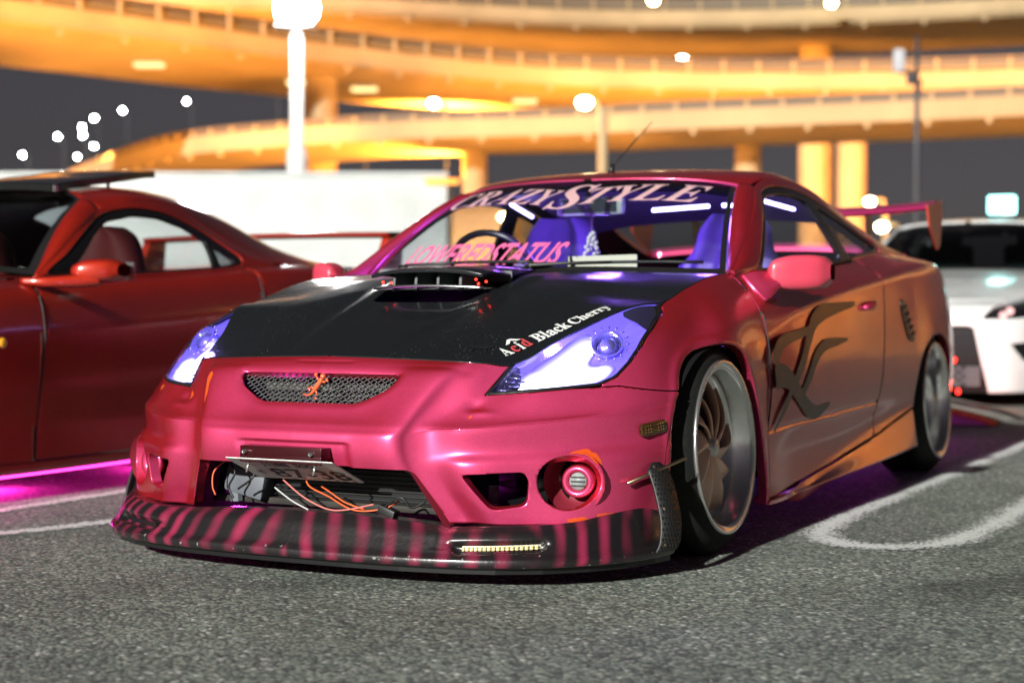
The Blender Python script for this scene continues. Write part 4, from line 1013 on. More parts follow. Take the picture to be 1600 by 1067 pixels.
# ---- cabin
SEATM = mat('seat_fabric', (.13, .11, .22), .75, bump=(200, .2)); DASHM = mat('dash_plastic', (.025, .024, .03), .6, bump=(150, .1))
dash = link('dashboard', sharp(pymesh('dashboard', *join(prism(round_poly([(.40, .70), (.42, .785), (.62, .805), (.84, .80), (.92, .74), (.90, .62), (.5, .55)], .03), -.63, .63, 'x')))), DASHM, car)
def seat(xc, name):
    rows = []
    for t, hw, yb in ((0, .23, 1.30), (.25, .25, 1.36), (.5, .255, 1.42), (.68, .22, 1.47), (.80, .15, 1.50), (.93, .125, 1.52), (1.0, .085, 1.53)):
        z = .34 + t * .70
        rows.append([(xc - hw, yb - .05, z), (xc - hw * .8, yb - .085, z), (xc - hw * .35, yb - .045, z), (xc, yb - .04, z), (xc + hw * .35, yb - .045, z), (xc + hw * .8, yb - .085, z), (xc + hw, yb - .05, z), (xc + hw * .9, yb + .06, z), (xc, yb + .09, z), (xc - hw * .9, yb + .06, z), (xc - hw, yb - .05, z)])
    g = net(rows, 30, 50); fl = grid_normals(g)[10, 18][1] > 0
    se = link(name, pymesh(name, *panel(g, None, fl, edges=False)), SEATM, car)
    link('seat_cushion', pymesh('seat_cushion', *box(xc, 1.10, .36, .50, .5, .16, .06, seg=4)), SEATM, se)
    top = rows[-1]; link('headrest_cap', pymesh('headrest_cap', [p for p in top[:10]], [tuple(range(10))]), SEATM, se)
for xc in (.36, -.36): seat(xc, 'seat')
# steering wheel, right-hand drive
a = np.linspace(0, 2 * math.pi, 40)
swc = Vector((-.36, .93, .80)); swr = Matrix.Rotation(R(24), 3, 'X')
sw = link('steering_wheel', pymesh('steering_wheel', *tube([tuple(swc + swr @ Vector((.175 * math.cos(t), 0, .175 * math.sin(t)))) for t in a], .013, 8)), SATIN, car)
link('wheel_spokes', pymesh('wheel_spokes', *join(*[tube([tuple(swc + swr @ Vector((.05 * math.cos(t), 0, .05 * math.sin(t)))), tuple(swc + swr @ Vector((.17 * math.cos(t), 0, .17 * math.sin(t))))], .012, 6) for t in (0, math.pi, -math.pi / 2)], box(swc.x, swc.y, swc.z, .10, .04, .09, .02))), SATIN, sw)
# rear-view mirror, charm and card
rv = link('rear_view_mirror', sharp(pymesh('rear_view_mirror', *box(.04, .90, 1.045, .27, .03, .065, .012, Matrix.Rotation(R(-8), 3, 'Z')))), mat('mirror_shell', (.22, .27, .26), .4), car)
link('mirror_pane', pymesh('mirror_pane', *box(.04, .8835, 1.045, .225, .002, .046, 0, Matrix.Rotation(R(-8), 3, 'Z'))), mat('mirror_tint', (.20, .26, .24), .12, .9), rv, smooth=False)
link('mirror_stem', pymesh('mirror_stem', *tube([(.03, .90, 1.06), (.02, .925, 1.11)], .010, 8)), SATIN, rv)
link('charm_cord', pymesh('charm_cord', *tube([(.05, .885, 1.02), (.052, .88, .95)], .003, 6)), mat('cord_white', (.5, .45, .42), .6), rv)
BEAD = mat('charm_bead', (.50, .52, .45), .4)
for k in range(26):
    t = k / 26; ang = k * 2.4; r_ = .006 + .030 * t
    link('charm_bead', pymesh('charm_bead', *lathe([(.0005, .008), (.006, .005), (.008, 0), (.006, -.005), (.0005, -.008)], 8, 'z', (.052 + r_ * math.cos(ang), .88 + r_ * math.sin(ang), .95 - .105 * t))), BEAD, rv)
link('dash_card', pymesh('dash_card', *prism(round_poly([(.12, .815), (.37, .815), (.37, .862), (.12, .858)], .006), .53, .534, 'y')), mat('card_white', (.55, .53, .45), .6), car, smooth=False)
link('fur_cable', pymesh('fur_cable', *tube(spline([(-.1, .50, .81), (.02, .53, .825), (.1, .52, .815), (.2, .54, .82)], 30), .008, 6)), DASHM, dash)
# light strips inside the roof, as lit in the photo, and what they throw
STRIPL = emat('cabin_strip_light', (.42, .36, 1.0), 10)
for (p, q) in (((.13, 1.25, 1.048), (.36, 1.22, 1.055)), ((.42, 1.20, 1.055), (.52, 1.16, 1.048)), ((.48, 1.30, 1.09), (.55, 1.62, 1.06)), ((-.48, 1.3, 1.09), (-.55, 1.62, 1.06))):
    link('cabin_light_strip', pymesh('cabin_light_strip', *tube([p, q], .007, 8)), STRIPL, car)
def lamp(name, loc, energy, col, size=.1, parent=None, kind='POINT'):
    ld = bpy.data.lights.new(name, kind); ld.energy = energy; ld.color = col; ld.shadow_soft_size = size
    o = bpy.data.objects.new(name, ld); COL.objects.link(o); o.location = loc
    if parent: o.parent = parent
    return o
lamp('cabin_glow', (.0, 1.10, 1.02), 13, (.27, .11, 1.0), .06, car)
lamp('cabin_glow', (.45, 1.0, .98), 3.5, (.27, .11, 1.0), .05, car)
lamp('cabin_glow', (-.2, .75, .90), 3.5, (.30, .08, 1.0), .05, car)
link('headliner', pymesh('headliner', *join(panel(OG[:50] - np.array((0, 0, .03)), None, ofl, edges=False), mirror_vf(panel(OG[:50] - np.array((0, 0, .03)), None, ofl, edges=False)))), mat('headliner_grey', (.30, .28, .36), .8), car)
link('cabin_rear', pymesh('cabin_rear', *join(box(0, 2.05, .62, 1.30, .06, .42, .02), box(0, 2.4, .80, 1.2, .7, .02))), DARKIN, car, smooth=False)
for s in (1, -1):
    m_ = (lambda v: v) if s > 0 else mirror_vf
    link('door_card', pymesh('door_card', *m_(box(.705, 1.9, .50, .02, 2.9, .60))), DARKIN, car, smooth=False)
both('inner_trim', panel(DG, np.minimum(-d_w, dy - .62), dfl, edges=False, offset=-.016), DARKIN)
both('side_lining', panel(RG, np.minimum.reduce([Y - .50, 3.3 - Y, Z - .60, X - .3]), RFLIP, edges=False, offset=-.03), DARKIN)
link('parcel_shelf', pymesh('parcel_shelf', *box(0, 2.75, .845, 1.36, 1.1, .02)), DARKIN, car, smooth=False)
# chips where the pink has come off down to an older orange-red coat
CHIP = mat('old_orange_coat', (.62, .075, .012), .35, coat=.8, coat_rough=.15)
def chip(pts, s=1):
    P_ = spline(pts, 36, closed=True); P_ = [(a + rng.uniform(-.0022, .0022), b + rng.uniform(-.0022, .0022)) for a, b in P_]
    vf = panel(RGB, np.minimum(np.where(Y < -.3, sdf(P_, X, Z), -1), d_chip), RFLIP, edges=False, offset=.0007)
    if vf[0]: link('paint_chip', pymesh('paint_chip', *(vf if s > 0 else mirror_vf(vf))), CHIP, bump)
d_chip = np.minimum.reduce([d_bump - G, -d_lens - G, -d_gr, -d_mo, -d_du, -d_fo, -d_af])
chip([(.352, .52), (.362, .50), (.350, .47), (.345, .44), (.336, .425), (.330, .445), (.338, .48), (.345, .51)], -1)
chip([(.43, .455), (.445, .462), (.44, .44), (.425, .445)], -1)
chip([(.60, .47), (.63, .468), (.625, .455), (.605, .458)], -1)
chip([(.675, .326), (.70, .336), (.725, .326), (.745, .300), (.738, .297), (.72, .316), (.70, .325)])
chip([(.675, .160), (.70, .168), (.72, .165), (.71, .156), (.69, .154)])
chip([(.735, .172), (.76, .176), (.765, .168), (.745, .164)])
chip([(.455, .421), (.462, .418), (.458, .412), (.452, .416)])
# ---- lettering and lizard silhouette on the bonnet
WV = mat('white_vinyl', (.72, .72, .70), .5); RV = mat('red_vinyl', (.55, .06, .07), .5)
# baseline runs up the bonnet edge beside the lamp
B0 = Vector((.472, -.575)); B1 = Vector((.622, -.232))
def on_hood(name, s_, t0, t1, off, h, m_, bold=0.0):
    v, f = fit2d(text2d(s_, bold=bold), 0, 1, 0, 1); V = []
    dirv = (B1 - B0); nv = Vector((-dirv.y, dirv.x)).normalized()
    for p in v:
        b = B0 + dirv * (t0 + (t1 - t0) * p[0]) + nv * (off + h * p[1])
        q, n_ = hood_at(b.x, b.y); V.append(tuple(q + n_ * .003))
    link(name, pymesh(name, V, f), m_, hood, smooth=False)
on_hood('bonnet_text', '𝐀', .00, .085, .006, .045, WV, .01)
on_hood('bonnet_text', '𝐜', .095, .145, .006, .032, RV, .01)
on_hood('bonnet_text', '𝐢', .155, .185, .006, .046, WV, .01)
on_hood('bonnet_text', '𝐝', .195, .255, .006, .046, RV, .01)
on_hood('bonnet_text', '𝐁𝐥𝐚𝐜𝐤', .30, .615, .006, .044, WV, .012)
on_hood('bonnet_text', '𝐂𝐡𝐞𝐫𝐫𝐲', .635, 1.0, -.004, .050, WV, .012)
on_hood('bonnet_text', '^', .10, .235, .052, .022, WV, .02)
lz_ = join(ribbon2d([(.335, -.565), (.36, -.556), (.385, -.552), (.40, -.545), (.412, -.535)], [.001, .005, .008, .007, .004]), ribbon2d([(.37, -.553), (.365, -.575), (.372, -.582)], [.004, .003, .003]), ribbon2d([(.395, -.548), (.402, -.565), (.41, -.57)], [.004, .003, .003]), ribbon2d([(.36, -.556), (.350, -.54), (.34, -.538)], [.004, .003, .002]))
link('lizard_decal', pymesh('lizard_decal', [tuple(hood_at(p[0], p[1])[0] + hood_at(p[0], p[1])[1] * .0025) for p in lz_[0]], lz_[1]), SEAL, hood, smooth=False)
# ================================================================= GROUND
def asphalt():
    m = mat('asphalt', (.15, .155, .148), .85); n = m.node_tree.nodes; l = m.node_tree.links; p = n['Principled BSDF']
    tc = n.new('ShaderNodeTexCoord')
    v = n.new('ShaderNodeTexVoronoi'); v.inputs['Scale'].default_value = 92; v.inputs['Randomness'].default_value = 1; l.new(tc.outputs['Object'], v.inputs[0])
    v2 = n.new('ShaderNodeTexVoronoi'); v2.inputs['Scale'].default_value = 62; l.new(tc.outputs['Object'], v2.inputs[0])
    cr = n.new('ShaderNodeValToRGB'); e = cr.color_ramp; e.interpolation = 'LINEAR'
    e.elements[0].position = 0; e.elements[0].color = (.075, .082, .078, 1); e.elements[1].position = 1; e.elements[1].color = (.6, .6, .56, 1)
    for pos, c in ((.35, (.138, .162, .142)), (.6, (.218, .25, .22)), (.82, (.28, .31, .25)), (.955, (.31, .315, .28)), (.985, (.55, .56, .53))):
        q = e.elements.new(pos); q.color = (*c, 1)
    sp = n.new('ShaderNodeSeparateColor'); l.new(v.outputs['Color'], sp.inputs[0]); l.new(sp.outputs[0], cr.inputs[0])
    # dark joints between the stones
    mr = n.new('ShaderNodeMapRange'); mr.inputs[1].default_value = .15; mr.inputs[2].default_value = .75; mr.inputs[3].default_value = 1.08; mr.inputs[4].default_value = .45; l.new(v.outputs['Distance'], mr.inputs[0])
    mu = n.new('ShaderNodeMix'); mu.data_type = 'RGBA'; mu.blend_type = 'MULTIPLY'; mu.inputs[0].default_value = 1; l.new(cr.outputs[0], mu.inputs[6]); l.new(mr.outputs[0], mu.inputs[7])
    big = n.new('ShaderNodeTexNoise'); big.inputs['Scale'].default_value = 1.3; big.inputs['Detail'].default_value = 7; big.inputs['Roughness'].default_value = .6; l.new(tc.outputs['Object'], big.inputs[0])
    br = n.new('ShaderNodeMapRange'); br.inputs[1].default_value = .3; br.inputs[2].default_value = .7; br.inputs[3].default_value = .76; br.inputs[4].default_value = 1.36; l.new(big.outputs[0], br.inputs[0])
    m2 = n.new('ShaderNodeMix'); m2.data_type = 'RGBA'; m2.blend_type = 'MULTIPLY'; m2.inputs[0].default_value = 1; l.new(mu.outputs[2], m2.inputs[6]); l.new(br.outputs[0], m2.inputs[7])
    st = n.new('ShaderNodeTexNoise'); st.inputs['Scale'].default_value = .9; st.inputs['Detail'].default_value = 3; st.inputs['Distortion'].default_value = .6; l.new(tc.outputs['Object'], st.inputs[0])
    sr = n.new('ShaderNodeMapRange'); sr.inputs[1].default_value = .60; sr.inputs[2].default_value = .72; sr.inputs[3].default_value = 1; sr.inputs[4].default_value = .55; l.new(st.outputs[0], sr.inputs[0])
    ck = n.new('ShaderNodeTexVoronoi'); ck.feature = 'DISTANCE_TO_EDGE'; ck.inputs['Scale'].default_value = .55
    wv = n.new('ShaderNodeTexNoise'); wv.inputs['Scale'].default_value = 3; wv.inputs['Detail'].default_value = 5; l.new(tc.outputs['Object'], wv.inputs[0])
    wm = n.new('ShaderNodeMix'); wm.data_type = 'VECTOR'; wm.inputs[0].default_value = .22; l.new(tc.outputs['Object'], wm.inputs[4]); l.new(wv.outputs['Color'], wm.inputs[5]); l.new(wm.outputs[1], ck.inputs[0])
    cm = n.new('ShaderNodeMapRange'); cm.inputs[1].default_value = .002; cm.inputs[2].default_value = .006; cm.inputs[3].default_value = .88; cm.inputs[4].default_value = 1; l.new(ck.outputs['Distance'], cm.inputs[0])
    sm = n.new('ShaderNodeMath'); sm.operation = 'MULTIPLY'; l.new(sr.outputs[0], sm.inputs[0]); l.new(cm.outputs[0], sm.inputs[1])
    m3 = n.new('ShaderNodeMix'); m3.data_type = 'RGBA'; m3.blend_type = 'MULTIPLY'; m3.inputs[0].default_value = 1; l.new(m2.outputs[2], m3.inputs[6]); l.new(sm.outputs[0], m3.inputs[7])
    l.new(m3.outputs[2], p.inputs['Base Color'])
    b = n.new('ShaderNodeBump'); b.inputs['Strength'].default_value = .8; b.inputs['Distance'].default_value = .0035; b.invert = True; l.new(v.outputs['Distance'], b.inputs['Height'])
    b2 = n.new('ShaderNodeBump'); b2.inputs['Strength'].default_value = .5; b2.inputs['Distance'].default_value = .003; l.new(sp.outputs[1], b2.inputs['Height']); l.new(b.outputs[0], b2.inputs['Normal'])
    l.new(b2.outputs[0], p.inputs['Normal']); return m
ASPH = asphalt()
link('ground', pymesh('ground', [(-400, -60, 0), (400, -60, 0), (400, 900, 0), (-400, 900, 0)], [(0, 1, 2, 3)]), ASPH, smooth=False, kind='structure')
def worn_paint(name, col, lo=.44, hi=.56):
    m = mat(name, col, .7); n = m.node_tree.nodes; l = m.node_tree.links; p = n['Principled BSDF']
    tc = n.new('ShaderNodeTexCoord'); a = n.new('ShaderNodeTexNoise'); a.inputs['Scale'].default_value = 85; a.inputs['Detail'].default_value = 3; l.new(tc.outputs['Object'], a.inputs[0])
    c = n.new('ShaderNodeTexNoise'); c.inputs['Scale'].default_value = 3; c.inputs['Detail'].default_value = 4; l.new(tc.outputs['Object'], c.inputs[0])
    at = n.new('ShaderNodeAttribute'); at.attribute_name = 'edge'
    s1 = n.new('ShaderNodeMath'); s1.operation = 'MULTIPLY_ADD'; s1.inputs[1].default_value = .35; l.new(c.outputs[0], s1.inputs[0]); l.new(a.outputs[0], s1.inputs[2])
    s2 = n.new('ShaderNodeMath'); s2.operation = 'MULTIPLY_ADD'; s2.inputs[1].default_value = .30; l.new(at.outputs['Fac'], s2.inputs[0]); l.new(s1.outputs[0], s2.inputs[2])
    mr = n.new('ShaderNodeMapRange'); mr.inputs[1].default_value = .74; mr.inputs[2].default_value = .84; l.new(s2.outputs[0], mr.inputs[0])
    l.new(mr.outputs[0], p.inputs['Alpha'])
    b = n.new('ShaderNodeBump'); b.inputs['Strength'].default_value = .7; b.inputs['Distance'].default_value = .003; l.new(a.outputs[0], b.inputs['Height']); l.new(b.outputs[0], p.inputs['Normal'])
    return m
LINEP = worn_paint('worn_white_paint', (.62, .64, .62))
def stripe(pts, hw, name='parking_line'):
    P = spline(pts, 90); V = []; F = []; E = []
    for i, p in enumerate(P):
        a = P[max(i - 1, 0)]; b = P[min(i + 1, len(P) - 1)]; t = Vector((b[0] - a[0], b[1] - a[1])).normalized()
        for k, u in enumerate((-1, -.5, 0, .5, 1)): V.append((p[0] - t.y * hw * u, p[1] + t.x * hw * u, .004)); E.append(1 - abs(u))
    for i in range(len(P) - 1):
        for k in range(4): F.append((5 * i + k, 5 * i + k + 1, 5 * i + k + 6, 5 * i + k + 5))
    me = pymesh(name, V, F); at = me.attributes.new('edge', 'FLOAT', 'POINT'); at.data.foreach_set('value', E)
    return link(name, me, LINEP, smooth=False, kind='structure')
stripe([(.98, 6.0), (.965, 4.0), (.95, 2.7), (.94, 1.5), (.945, .80), (1.0, .46), (1.13, .33), (1.27, .36), (1.39, .62), (1.42, 1.55), (1.45, 4.0), (1.47, 6.0)], .075)
stripe([(-1.02, 1.6), (-1.08, .4), (-1.14, -.25), (-1.235, -.60), (-1.40, -.76), (-1.58, -.66), (-1.66, -.2), (-1.66, 1.6)], .06)
# ================================================================= RED COUPE alongside
RX = -2.75
red = thing('sports_coupe', 'glossy red sports coupe with tilted black roof panel and magenta underglow', 'car', (RX, 0, 0))
RR = [  # side skin, belt to sill, per station along y
 [(.50, -1.30, .60), (.56, -1.38, .52), (.60, -1.42, .42), (.60, -1.42, .32), (.58, -1.40, .2), (.56, -1.36, .10)],
 [(.66, -1.05, .70), (.76, -1.10, .62), (.82, -1.12, .50), (.83, -1.12, .38), (.82, -1.1, .24), (.80, -1.08, .10)],
 [(.72, -.50, .76), (.84, -.50, .70), (.895, -.50, .58), (.90, -.50, .44), (.895, -.5, .26), (.88, -.5, .10)],
 [(.745, .0, .785), (.85, .0, .745), (.900, .0, .62), (.905, .0, .46), (.892, .0, .26), (.895, .0, .09)],
 [(.775, .45, .800), (.855, .45, .765), (.903, .45, .64), (.906, .45, .47), (.890, .45, .26), (.898, .45, .09)],
 [(.795, .90, .820), (.862, .90, .790), (.905, .90, .66), (.906, .90, .48), (.890, .90, .26), (.900, .90, .095)],
 [(.805, 1.35, .850), (.868, 1.35, .822), (.910, 1.35, .70), (.912, 1.35, .50), (.896, 1.35, .28), (.900, 1.35, .10)],
 [(.790, 1.80, .880), (.868, 1.80, .852), (.920, 1.80, .73), (.925, 1.80, .52), (.91, 1.80, .30), (.905, 1.80, .10)],
 [(.74, 2.35, .895), (.83, 2.35, .865), (.895, 2.35, .74), (.905, 2.35, .52), (.89, 2.35, .30), (.88, 2.35, .12)],
 [(.62, 2.90, .885), (.69, 2.92, .855), (.74, 2.95, .72), (.75, 2.96, .52), (.74, 2.95, .32), (.72, 2.92, .18)],
 [(0, 3.02, .885), (0, 3.06, .855), (0, 3.10, .72), (0, 3.11, .52), (0, 3.1, .32), (0, 3.06, .18)]]
QG = net(RR, 170, 50); qfl = grid_normals(QG)[90, 25][0] < 0
qx, qy, qz = QG[..., 0], QG[..., 1], QG[..., 2]
qaf = sdf(spline([(-.80, -.1), (-.80, .3), (-.74, .5), (-.6, .62), (-.45, .655), (-.3, .62), (-.16, .5), (-.1, .3), (-.1, -.1)], 50), qy, qz)
qar = sdf(spline([(1.75, -.1), (1.75, .3), (1.81, .5), (1.95, .62), (2.1, .655), (2.25, .62), (2.39, .5), (2.45, .3), (2.45, -.1)], 50), qy, qz)
sy = np.interp(qz, [0, .2, .5, .74, .9], [.15, .178, .205, .222, .27]); ey = np.interp(qz, [0, .3, .6, .9], [1.40, 1.48, 1.55, 1.57])
def rboth(name, vf, m, **k):
    a = link(name, pymesh(name, *vf), m, red, **k); b = link(name, pymesh(name, *mirror_vf(vf)), m, red, **k); return a, b
rboth('front_fender', panel(QG, np.minimum.reduce([sy - qy - .0012, -qaf, qz - .075]), qfl, depth=.02, lip=.0006), RED)
_qyz = surf_lookup(QG, qfl, (1, 2))
for zk, yk, z0_, z1_ in (([0, .2, .5, .74, .9], [.15, .178, .205, .222, .27], .14, .785), ([0, .3, .6, .9], [1.40, 1.48, 1.55, 1.57], .14, .855)):
    rboth('shut_line_filler', tube([tuple(_qyz(float(np.interp(z_, zk, yk)), float(z_))[0]) for z_ in np.linspace(z0_, z1_, 24)], .0028, 6), SEAL)  # black filler hides the sunlit gap edge, standing in for shade
rdl, rdr = rboth('door', panel(QG, np.minimum.reduce([qy - sy - .0012, ey - qy - .002, qz - .135]), qfl, depth=.02, lip=.0006), RED)
rboth('rear_quarter', panel(QG, np.minimum.reduce([qy - ey - .002, -qar, qz - .09]), qfl, depth=.02, lip=.0006, keep=lambda v: abs(v.x) > .004), RED)
rboth('side_sill', panel(QG, np.minimum.reduce([.130 - qz, qy + .08, 1.74 - qy]), qfl, depth=.04, offset=.004), RED)
# bonnet, windscreen, roof, rear glass
be = [r[0] for r in RR[:5]]
rows = []
for i, e in enumerate(be):
    cz_ = [.66, .76, .83, .85, .84][i]; cy_ = [-1.52, -1.15, -.52, -.06, .12][i]
    rows.append([(e[0] * t, cy_ + (e[1] - cy_) * t ** 2, e[2] + (cz_ - e[2]) * (1 - t ** 2)) for t in (0, .3, .6, .85, 1)])
g = net(rows, 50, 40); vf = panel(g, None, grid_normals(g)[25, 20][2] < 0, depth=.02, keep=lambda v: abs(v.x) > .004)
link('bonnet', pymesh('bonnet', *join(vf, mirror_vf(vf))), RED, red)
rB = [(0, .10, .845), (.30, .13, .842), (.55, .22, .832), (.72, .36, .812)]; rT = [(0, .90, 1.188), (.22, .91, 1.185), (.42, .87, 1.168), (.545, .80, 1.132)]
rows = [[(b[0] + (a[0] - b[0]) * t, b[1] + (a[1] - b[1]) * t - .05 * t * (1 - t), b[2] + (a[2] - b[2]) * t + .10 * t * (1 - t)) for a, b in zip(rT, rB)] for t in (0, .33, .66, 1)]
g = net(rows, 40, 40); wf_ = grid_normals(g)[20, 20][1] > 0; vf = panel(g, None, wf_, edges=False)
rws = link('windscreen', pymesh('windscreen', *join(vf, mirror_vf(vf))), glass('dark_windscreen', (.30, .33, .36)), red)
tq = np.linspace(0, 1, g.shape[0])[:, None] * np.ones((1, g.shape[1])); sq = np.linspace(0, 1, g.shape[1])[None] * np.ones((g.shape[0], 1))
vf = panel(g, np.maximum.reduce([.05 - tq, tq - .965, sq - .955]), wf_, edges=False, offset=.003); link('windscreen_border', pymesh('windscreen_border', *join(vf, mirror_vf(vf))), SEAL, rws)
RF = [[(x, y + .004, z + .006) for x, y, z in rT] + [(.60, .80, 1.112), (.625, .82, 1.095)],
 [(0, 1.10, 1.222), (.22, 1.10, 1.219), (.42, 1.08, 1.203), (.54, 1.05, 1.178), (.595, 1.04, 1.158), (.618, 1.04, 1.136)],
 [(0, 1.45, 1.222), (.22, 1.45, 1.218), (.42, 1.42, 1.198), (.54, 1.38, 1.168), (.60, 1.34, 1.140), (.628, 1.32, 1.112)],
 [(0, 1.85, 1.165), (.22, 1.85, 1.158), (.42, 1.80, 1.132), (.55, 1.72, 1.092), (.63, 1.62, 1.045), (.675, 1.55, 1.005)],
 [(0, 2.30, 1.03), (.22, 2.30, 1.025), (.42, 2.25, 1.0), (.57, 2.12, .972), (.68, 1.95, .935), (.745, 1.80, .905)],
 [(0, 2.70, .915), (.22, 2.70, .914), (.42, 2.66, .908), (.57, 2.58, .905), (.67, 2.45, .902), (.735, 2.36, .896)],
 [(0, 3.02, .886), (.18, 3.02, .886), (.34, 3.0, .886), (.46, 2.96, .886), (.55, 2.93, .886), (.618, 2.90, .886)]]
g = net(RF, 70, 50); rf_ = grid_normals(g)[30, 20][2] < 0
rgp = round_poly([(-.52, 1.62), (.52, 1.62), (.56, 2.70), (-.56, 2.70)], .06); dd = sdf(rgp, g[..., 0], g[..., 1])
vf = panel(g, -dd, rf_, depth=.02, keep=lambda v: abs(v.x) > .004); link('roof', pymesh('roof', *join(vf, mirror_vf(vf))), RED, red)
vf = panel(g, dd - .001, rf_, edges=False); link('rear_window', pymesh('rear_window', *join(vf, mirror_vf(vf))), GLS, red)
# A pillar strip
rows = []
for t, c_ in zip((0, .33, .66, 1), ((.775, .30, .806), (.728, .50, .93), (.672, .68, 1.035), (.626, .815, 1.096))):
    b, a = rB[-1], rT[-1]; e = Vector((b[0] + (a[0] - b[0]) * t, b[1] + (a[1] - b[1]) * t - .05 * t * (1 - t), b[2] + (a[2] - b[2]) * t + .10 * t * (1 - t) + .004)); c_ = Vector(c_)
    rows.append([tuple(e + Vector((-.005, .01, -.012))), tuple(e), tuple(e.lerp(c_, .5) + Vector((.006, -.008, .012))), tuple(c_), tuple(c_ + Vector((.0, .04, -.02)))])
g = net(rows, 30, 20); rboth('a_pillar', panel(g, None, grid_normals(g)[15, 10][1] > 0, depth=.01), RED)
# side glasshouse
sT = [(.775, .30, .806), (.700, .60, .985), (.628, .82, 1.094), (.620, 1.04, 1.134), (.630, 1.32, 1.110), (.677, 1.55, 1.003), (.747, 1.80, .903)]
sB = [(.785, .28, .795), (.792, .62, .808), (.795, .85, .818), (.798, 1.05, .830), (.805, 1.32, .848), (.802, 1.58, .866), (.790, 1.82, .882)]
rows = [[tuple(np.array(a) * (1 - t) + np.array(b) * t + np.array((.05 * t * (1 - t), 0, 0))) for t in (0, .3, .65, 1)] for a, b in zip(sT, sB)]
g = net(rows, 100, 40); sf_ = grid_normals(g)[50, 20][0] < 0; gy, gz = g[..., 1], g[..., 2]
W1 = spline([(.36, .822), (.50, .90), (.66, .995), (.80, 1.066), (.93, 1.098), (1.08, 1.108), (1.25, 1.088), (1.42, 1.025), (1.55, .945), (1.58, .90), (1.50, .872), (1.2, .847), (.8, .825), (.5, .815)], 80, closed=True)
W2 = round_poly([(.50, .838), (.70, .978), (.84, 1.050), (1.0, 1.078), (1.15, 1.076), (1.29, 1.04), (1.385, .985), (1.36, .868), (.9, .84)], .02)
W3 = round_poly([(1.42, .965), (1.51, .915), (1.52, .89), (1.405, .874)], .015)
d1 = sdf(W1, gy, gz); d2 = sdf(W2, gy, gz); d3 = sdf(W3, gy, gz)
rboth('window_surround', panel(g, -d1, sf_, depth=.01), RED); rboth('window_frame', panel(g, np.minimum.reduce([d1 - .001, -d2, -d3]), sf_, depth=.014, offset=-.004), SATIN)
rboth('door_window', panel(g, d2 + .004, sf_, edges=False, offset=-.01), GLS); rboth('quarter_window', panel(g, d3 + .004, sf_, edges=False, offset=-.01), MATS['dark_windscreen'])
# mirrors with the hollow arm
for s in (1, -1):
    m_ = (lambda v: v) if s > 0 else mirror_vf
    hs_ = []
    for t, yy, hw, hz, zc in ((0, .20, .004, .004, .790), (.15, .25, .018, .018, .800), (.4, .33, .05, .038, .822), (.7, .41, .065, .045, .838), (1, .48, .055, .040, .840)):
        pass
    rows = []
    for t, sx in zip(np.linspace(0, 1, 9), (.03, .55, .80, .95, 1, 1, .96, .85, .5)):
        ring = []
        for k in range(17):
            a = 2 * math.pi * k / 16; c_, s_ = math.cos(a), math.sin(a)
            ring.append((.90 + .165 * t, .36 + .10 * t + .075 * math.copysign(abs(c_) ** .8, c_) * sx, .825 + .006 * t + .046 * math.copysign(abs(s_) ** .8, s_) * sx))
        rows.append(ring)
    g = net(rows, 30, 40); mo = link('door_mirror', pymesh('door_mirror', *m_(panel(g, None, grid_normals(g)[15, 0][1] < 0, edges=False))), RED, red)
    link('mirror_arm', pymesh('mirror_arm', *m_((tube(spline([(.80, .20, .79), (.88, .24, .785), (.95, .33, .79), (1.0, .40, .80)], 14), [.012, .02, .026, .03], 10)))), RED, mo)
    link('mirror_glass', pymesh('mirror_glass', *m_(box(.99, .53, .828, .13, .006, .07))), CHROME, mo, smooth=False)
    pos, nn = surf_lookup(QG, qfl, (1, 2))(.0, .565)
    link('side_repeater', pymesh('side_repeater', *m_(([tuple(Vector(pos) + Vector((q[0], q[1], q[2]))) for q in lathe([(.0005, .010), (.012, .009), (.018, .004), (.02, -.002)], 18, 'x')[0]], lathe([(.0005, .010), (.012, .009), (.018, .004), (.02, -.002)], 18, 'x')[1]))), mat('amber_lens', (.75, .34, .02), .2, coat=1) if s > 0 else MATS['amber_lens'], red)
    # sill light tube
    link('underglow_tube', pymesh('underglow_tube', *m_(tube([(.880, -.05, .083), (.885, .8, .085), (.885, 1.72, .092)], .005, 6))), emat('magenta_tube', (1.0, .03, .42), 6) if s > 0 else MATS['magenta_tube'], red)
# tilted black roof panel
rows = [[(x, y, z + (.02 * (1 - (x / .42) ** 2))) for x in (-.42, -.3, 0, .3, .42)] for y, z in ((.80, 1.196), (.92, 1.220), (1.15, 1.256), (1.34, 1.288), (1.42, 1.296))]
g = net(rows, 24, 24); vf = panel(g, None, grid_normals(g)[12, 12][2] < 0, depth=.028); link('roof_panel', pymesh('roof_panel', *vf), mat('gloss_black', (.006, .006, .007), .12, coat=1), red)
link('panel_strut', pymesh('panel_strut', *join(tube([(-.3, 1.25, 1.20), (-.3, 1.25, 1.25)], .008), tube([(.3, 1.25, 1.20), (.3, 1.25, 1.25)], .008))), SATIN, red)
